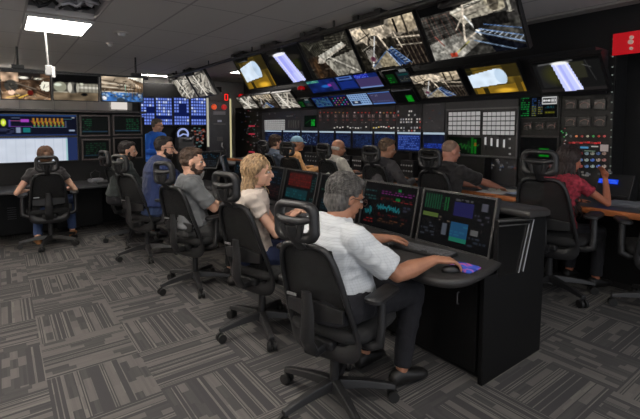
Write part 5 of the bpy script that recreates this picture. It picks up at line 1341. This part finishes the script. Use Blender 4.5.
    if hair == 'long':
        bm = new(); H_(bm, (-.024, 0, .045), (.104, .087, .097)); H_(bm, (-.045, 0, -.03), (.078, .084, .09)); ho = fuse('hair', bm, hc, t, max(.006, vox), 2, lambda co, n: co+n*.004*noise.noise(co*40))
        bm = new(); strands(bm, M, hk, 330, .34 if haircol is BL else .50, lambda d: d.x < .62 and (d.z > .0 or d.x < .0) and d.z > -.5, .009, .022, .55, 4, steps=14, ax=(.109, .091, .102), c0=(-.022, 0, .038), back=.6)
        obj('hair_locks', bm, hc, ho, smooth=180)
    if hair == 'bun':
        bm = new(); H_(bm, (-.022, 0, .042), (.102, .084, .094)); H_(bm, (-.045, 0, -.02), (.075, .08, .07)); ho = fuse('hair', bm, hc, t, max(.006, vox), 2)
        bm = new(); ell(bm, Vector((-.135, 0, .01))*hk, (.04, .045, .045), M); strands(bm, M, hk, 200, .10, lambda d: d.x < .7 and d.z > -.3, .004, .003, 0, 3, ax=(.106, .087, .098), c0=(-.022, 0, .04)); obj('hair_bun', bm, hc, ho, smooth=180)
    if hair == 'cap':
        bm = new(); H_(bm, (-.045, 0, -.01), (.078, .081, .05)); fuse('hair', bm, hc, t, max(.006, vox), 2)
        CM = mat('cap_cloth', (.52, .66, .74), .8, bump=.3, bscale=60)
        bm = new(); H_(bm, (-.012, 0, .052), (.106, .085, .088)); bmesh.ops.bisect_plane(bm, geom=bm.verts[:]+bm.edges[:]+bm.faces[:], plane_co=M @ Vector((0, 0, .040)), plane_no=M.to_3x3() @ Vector((0, 0, -1)), clear_outer=True)
        co_ = obj('cap', bm, CM, t, smooth=180); sm = co_.modifiers.new('s', 'SOLIDIFY'); sm.thickness = .004
        bm = new(); A_ = [M @ (Vector((.07+.085*math.cos(a), .075*math.sin(a), .045-.02*math.cos(a)))) for a in [R(x_) for x_ in range(-90, 91, 15)]]; B_ = [p+Vector((0, 0, .006)) for p in A_]
        va = [bm.verts.new(p) for p in A_]; vb = [bm.verts.new(p) for p in B_]; bm.faces.new(va); bm.faces.new(vb[::-1])
        for i in range(len(va)): j = (i+1) % len(va); bm.faces.new((va[i], vb[i], vb[j], va[j]))
        obj('brim', bm, CM, co_)
    if beard:
        bm = new(); H_(bm, (.046, 0, -.082), (.047, .048, .034)); H_(bm, (.020, 0, -.062), (.060, .0625, .034)); H_(bm, (.088, 0, -.044), (.012, .026, .006))
        for sg in (-1, 1): H_(bm, (.022, sg*.058, -.025), (.018, .008, .032))
        fuse('beard', bm, beard, t, .006, 2, lambda co, n: co+n*.002*noise.noise(co*80))
    if eye:
        for sg in (-1, 1):
            bm = new(); ell(bm, Vector((.082, sg*.030, .006))*hk, Vector((.012, .014, .009))*hk, M, 12, 8); e_ = obj('eye', bm, mat('eye_white', (.7, .68, .66), .3), t, smooth=180)
            bm = new(); ell(bm, Vector((.0925, sg*.031, .006))*hk, Vector((.004, .007, .007))*hk, M, 10, 6); obj('iris', bm, mat('eye_dark', (.12, .08, .06), .2), e_, smooth=180)
            bm = new(); tube(bm, [M @ (Vector(p)*hk) for p in ((.094, sg*.014, .028), (.091, sg*.032, .034), (.078, sg*.050, .028))], [.003, .0045, .002], 6); obj('eyebrow', bm, hc or BLK, t, smooth=180)
        if fem:
            bm = new(); ell(bm, Vector((.099, 0, -.055))*hk, Vector((.006, .019, .007))*hk, M, 12, 8); obj('lips', bm, mat('lips', (.66, .36, .34), .4), t, smooth=180)
    if glasses:
        bm = new()
        for sg in (-1, 1):
            tube(bm, [M @ Vector((.106, sg*.034+.023*math.cos(a), .004+.018*math.sin(a))) for a in [R(q*30) for q in range(12)]], .0022, 6, True)
            tube(bm, [M @ Vector(p) for p in ((.104, sg*.056, .010), (.06, sg*.072, .010), (.0, sg*.083, .008), (-.015, sg*.083, -.006))], .0024, 6)
        tube(bm, [M @ Vector(p) for p in ((.108, -.012, .008), (.112, 0, .012), (.108, .012, .008))], .002, 6)
        obj('glasses', bm, glasses, t, smooth=80)
    t['_h'] = tuple(Hc)
    return t
def cloth(name, c, v=.06, bs=900, **k): return mat(name, c, .92, bump=.15, bscale=bs, var=v, vscale=9, sheen=.15, **k)
# pale shirt with a faint fine check
m = bpy.data.materials.new('shirt_fine_check'); nt, N, L, b = nodes_of(m)
tc = nd('ShaderNodeTexCoord'); sp = nd('ShaderNodeSeparateXYZ'); L.new(tc.outputs['Object'], sp.inputs[0])
def chk(o, p, wd): f = mth('FRACT', mth('MULTIPLY', mth('ADD', o, 10.0), 1/p)); return mth('LESS_THAN', f, wd)
g = mth('ADD', chk(mth('ADD', sp.outputs[0], sp.outputs[1]), .014, .22), chk(sp.outputs[2], .014, .22))
rp = nd('ShaderNodeValToRGB'); L.new(mth('MULTIPLY', g, .5), rp.inputs['Fac'])
rp.color_ramp.elements[0].color = (*s2l((.76, .775, .79)), 1); rp.color_ramp.elements[1].color = (*s2l((.68, .695, .715)), 1)
L.new(rp.outputs[0], b.inputs['Base Color']); b.inputs['Roughness'].default_value = .9
SHIRTCHK = m
JEANS = mat('jeans_blue', (.20, .27, .42), .9, bump=.3, bscale=500, var=.2, vscale=12)
GH = hairmat('hair_grey', (.29, .28, .27), .85); BR = hairmat('hair_brown', (.27, .20, .15)); DK = hairmat('hair_dark', (.13, .10, .09)); BL = hairmat('hair_blonde', (.60, .49, .36), .6); WH = hairmat('hair_white', (.75, .73, .70), .2)
GLS = mat('glasses_dark', (.22, .12, .08), .3)
GB2 = 'people seated at the front console'
person('grey-haired person in glasses and a pale check shirt, right hand on a mouse', (1.41, 1.775), 0, s=.81, wide=1.44, lean=-4, slouch=20, twist=-10, hk=.98, knees=[(.48, -.15, .545), (.46, .13, .545)], head=(-14, 20), skin=mat('skin_brown', (.63, .44, .34), .5, bump=.15, bscale=260, var=.12, vscale=18, sss=.05), shirt=SHIRTCHK,
       pants=mat('trousers_navy', (.07, .07, .095), .85, bump=.3, bscale=60), RW=(.445, -.335, .782), LW=(.56, .13, .785), rpole=(.1, -.35, -.9), lpole=(-.1, .5, -.8), vox=.006, hair='grey', haircol=GH, glasses=GLS, curl=.6,
       hn={-1: ((.8, -.5, -.05), (0, 0, 1)), 1: ((1, -.25, -.12), (0, 0, 1))}, hsc=1.15, polo=False, ank=[(.40, -.15, .10), (.36, .12, .10)], group=GB2)
person('person with wavy blonde hair in a cream short-sleeved top and blue jeans, looking right', (1.48, 2.80), -26, s=.91, wide=.96, lean=-3, slouch=8, twist=-6, head=(-14, 2), skin=SKIN, fem=True, shirt=cloth('top_cream', (.74, .69, .65)), pants=mat('jeans_dark', (.13, .17, .30), .9, bump=.3, bscale=500),
       RW=(.30, -.0, .84), LW=(.36, .10, .84), rpole=(.1, -.6, -.9), vox=.006, hair='long', haircol=BL, group=GB2, hk=.95)
person('bearded person with short brown hair in a grey t-shirt, arms crossed', (1.40, 3.85), -14, s=.92, wide=1.08, lean=-6, slouch=8, head=(-18, 4), skin=SKIN, shirt=cloth('tshirt_grey', (.40, .41, .42)), pants=mat('trousers_grey', (.22, .22, .22), .9, bump=.3, bscale=60),
       RW=(.24, .06, .82), LW=(.26, -.04, .82), rpole=(.1, -.9, -.6), vox=.007, hair='short', haircol=BR, beard=hairmat('beard_brown', (.25, .18, .14)), group=GB2)
person('bearded person with glasses in a navy polo shirt and jeans at the front console', (1.38, 5.04), 0, s=1.10, wide=1.10, lean=7, slouch=6, head=(-32, 4), skin=SKIN, shirt=cloth('polo_navy', (.12, .18, .35)), pants=JEANS,
       RW=(.50, -.05, .76), LW=(.5, .12, .76), vox=.008, hair='short', haircol=DK, beard=DK, glasses=mat('glasses_black', (.05, .05, .05), .3), polo=True, group=GB2)
person('balding bearded person in a dark green sweater at the far end of the front row', (1.20, 6.02), 0, s=.95, lean=8, slouch=6, head=(-22, 4), skin=SKIN, shirt=cloth('sweater_green', (.14, .17, .17)), sleeve='long', RW=(.45, -.10, .76), LW=(.45, .1, .76), vox=.009, hair='short', haircol=DK, beard=DK, group=GB2)
person('person with tied brown hair, dark top and jeans, facing the wide white screen', (.44, 6.34), 86, seat=.46, s=.90, fem=True, wide=1.08, lean=2, slouch=6, head=(6, 4), shirt=cloth('top_dark', (.13, .12, .13)), pants=JEANS, shoes=mat('shoe_tan', (.62, .42, .24), .6),
       RW=(.26, -.20, .68), LW=(.26, .22, .68), rpole=(-.3, -.7, -.9), lpole=(-.3, .7, -.9), knees=[(.32, -.26, .53), (.38, .10, .53)], ank=[(.30, -.27, .10), (.1, .12, .10)], vox=.009, hair='bun', haircol=hairmat('hair_auburn', (.36, .25, .17)))
person('person in a bright blue shirt standing by the blue wall displays', (2.28, 8.2), -60, s=.99, standing=True, lean=4, slouch=4, head=(20, 8), hk=.97, shirt=cloth('shirt_bright_blue', (.22, .52, 1.0)), RW=(.30, -.18, 1.05), LW=(.30, .18, 1.05), sleeve='long', vox=.010, hair='short', haircol=hairmat('hair_greybrown', (.40, .36, .32)), glasses=GLS)
GB3 = 'people seated in the back row'
person('person with curly brown hair in a grey-blue shirt, leftmost of the back row', (3.72, 6.43), -4, s=1.03, lean=6, head=(-8, 6), shirt=cloth('shirt_greyblue', (.40, .45, .52)), sleeve='long', RW=(.45, -.12, .82), LW=(.45, .14, .82), vox=.009, hair='curly', haircol=BR, group=GB3)
person('person in a pale blue cap and orange top in the back row', (3.74, 5.84), -18, s=1.02, lean=8, head=(-18, 2), skin=SKIN2, shirt=cloth('top_orange', (.86, .64, .42)), sleeve='long', RW=(.42, -.22, .82), LW=(.45, .1, .82), vox=.009, hair='cap', haircol=DK, group=GB3)
person('person with a bald crown and white fringe in a white patterned shirt, back row', (3.76, 4.80), -4, s=.98, wide=1.06, lean=10, head=(-12, 10), skin=SKIN2, shirt=mat('shirt_white_print', (.84, .82, .78), .9, var=.2, vscale=28), RW=(.42, -.25, .80), LW=(.45, .1, .82), vox=.009, hair='fringe', haircol=WH, group=GB3)
person('person with short brown hair in a charcoal shirt, middle of the back row', (3.76, 3.82), -8, s=1.03, wide=1.05, lean=8, head=(-26, 10), skin=SKIN2, shirt=cloth('shirt_charcoal', (.27, .26, .27)), sleeve='long', RW=(.45, -.15, .82), LW=(.45, .14, .82), vox=.009, hair='short', haircol=hairmat('hair_midbrown', (.40, .32, .25)), group=GB3)
person('close-cropped person in a black t-shirt writing on the wooden desk', (3.84, 2.90), -4, s=1.03, wide=1.10, lean=6, head=(-18, 12), skin=mat('skin_pink', (.72, .50, .42), .5, bump=.1, bscale=300), shirt=cloth('tshirt_black', (.13, .12, .125)), RW=(.62, -.30, .82), LW=(.62, .0, .78), rpole=(.1, -.7, -.4), vox=.008, hair='buzz', haircol=hairmat('hair_cropped', (.50, .40, .34), .2), group=GB3)
person('person with long dark hair in a pink top, elbow on the desk', (4.04, 1.78), -12, s=.97, wide=.85, fem=True, lean=8, head=(-10, 6), skin=mat('skin_warm', (.68, .42, .32), .5), shirt=mat('top_pink_print', (.56, .16, .22), .9, var=.55, vscale=40), RW=(.40, -.17, 1.03), LW=(.42, .1, .78), rpole=(.6, -.6, -.8), vox=.008, hair='long', haircol=hairmat('hair_darkbrown', (.16, .11, .10)), group=GB3,
       hn={-1: ((-.2, .2, 1), (1, -.3, 0))})

bpy.data.scenes.remove(SHOP)

# ================================================================== LIGHT LEVELS
w = bpy.data.worlds.new('world'); bpy.context.scene.world = w; w.use_nodes = True
w.node_tree.nodes['Background'].inputs[0].default_value = (.9, .93, 1, 1); w.node_tree.nodes['Background'].inputs[1].default_value = 1.2
vs = bpy.context.scene.view_settings
vs.view_transform = 'Standard'; vs.look = 'None'; vs.exposure = 0.0; vs.gamma = 1.0; vs.use_curve_mapping = False
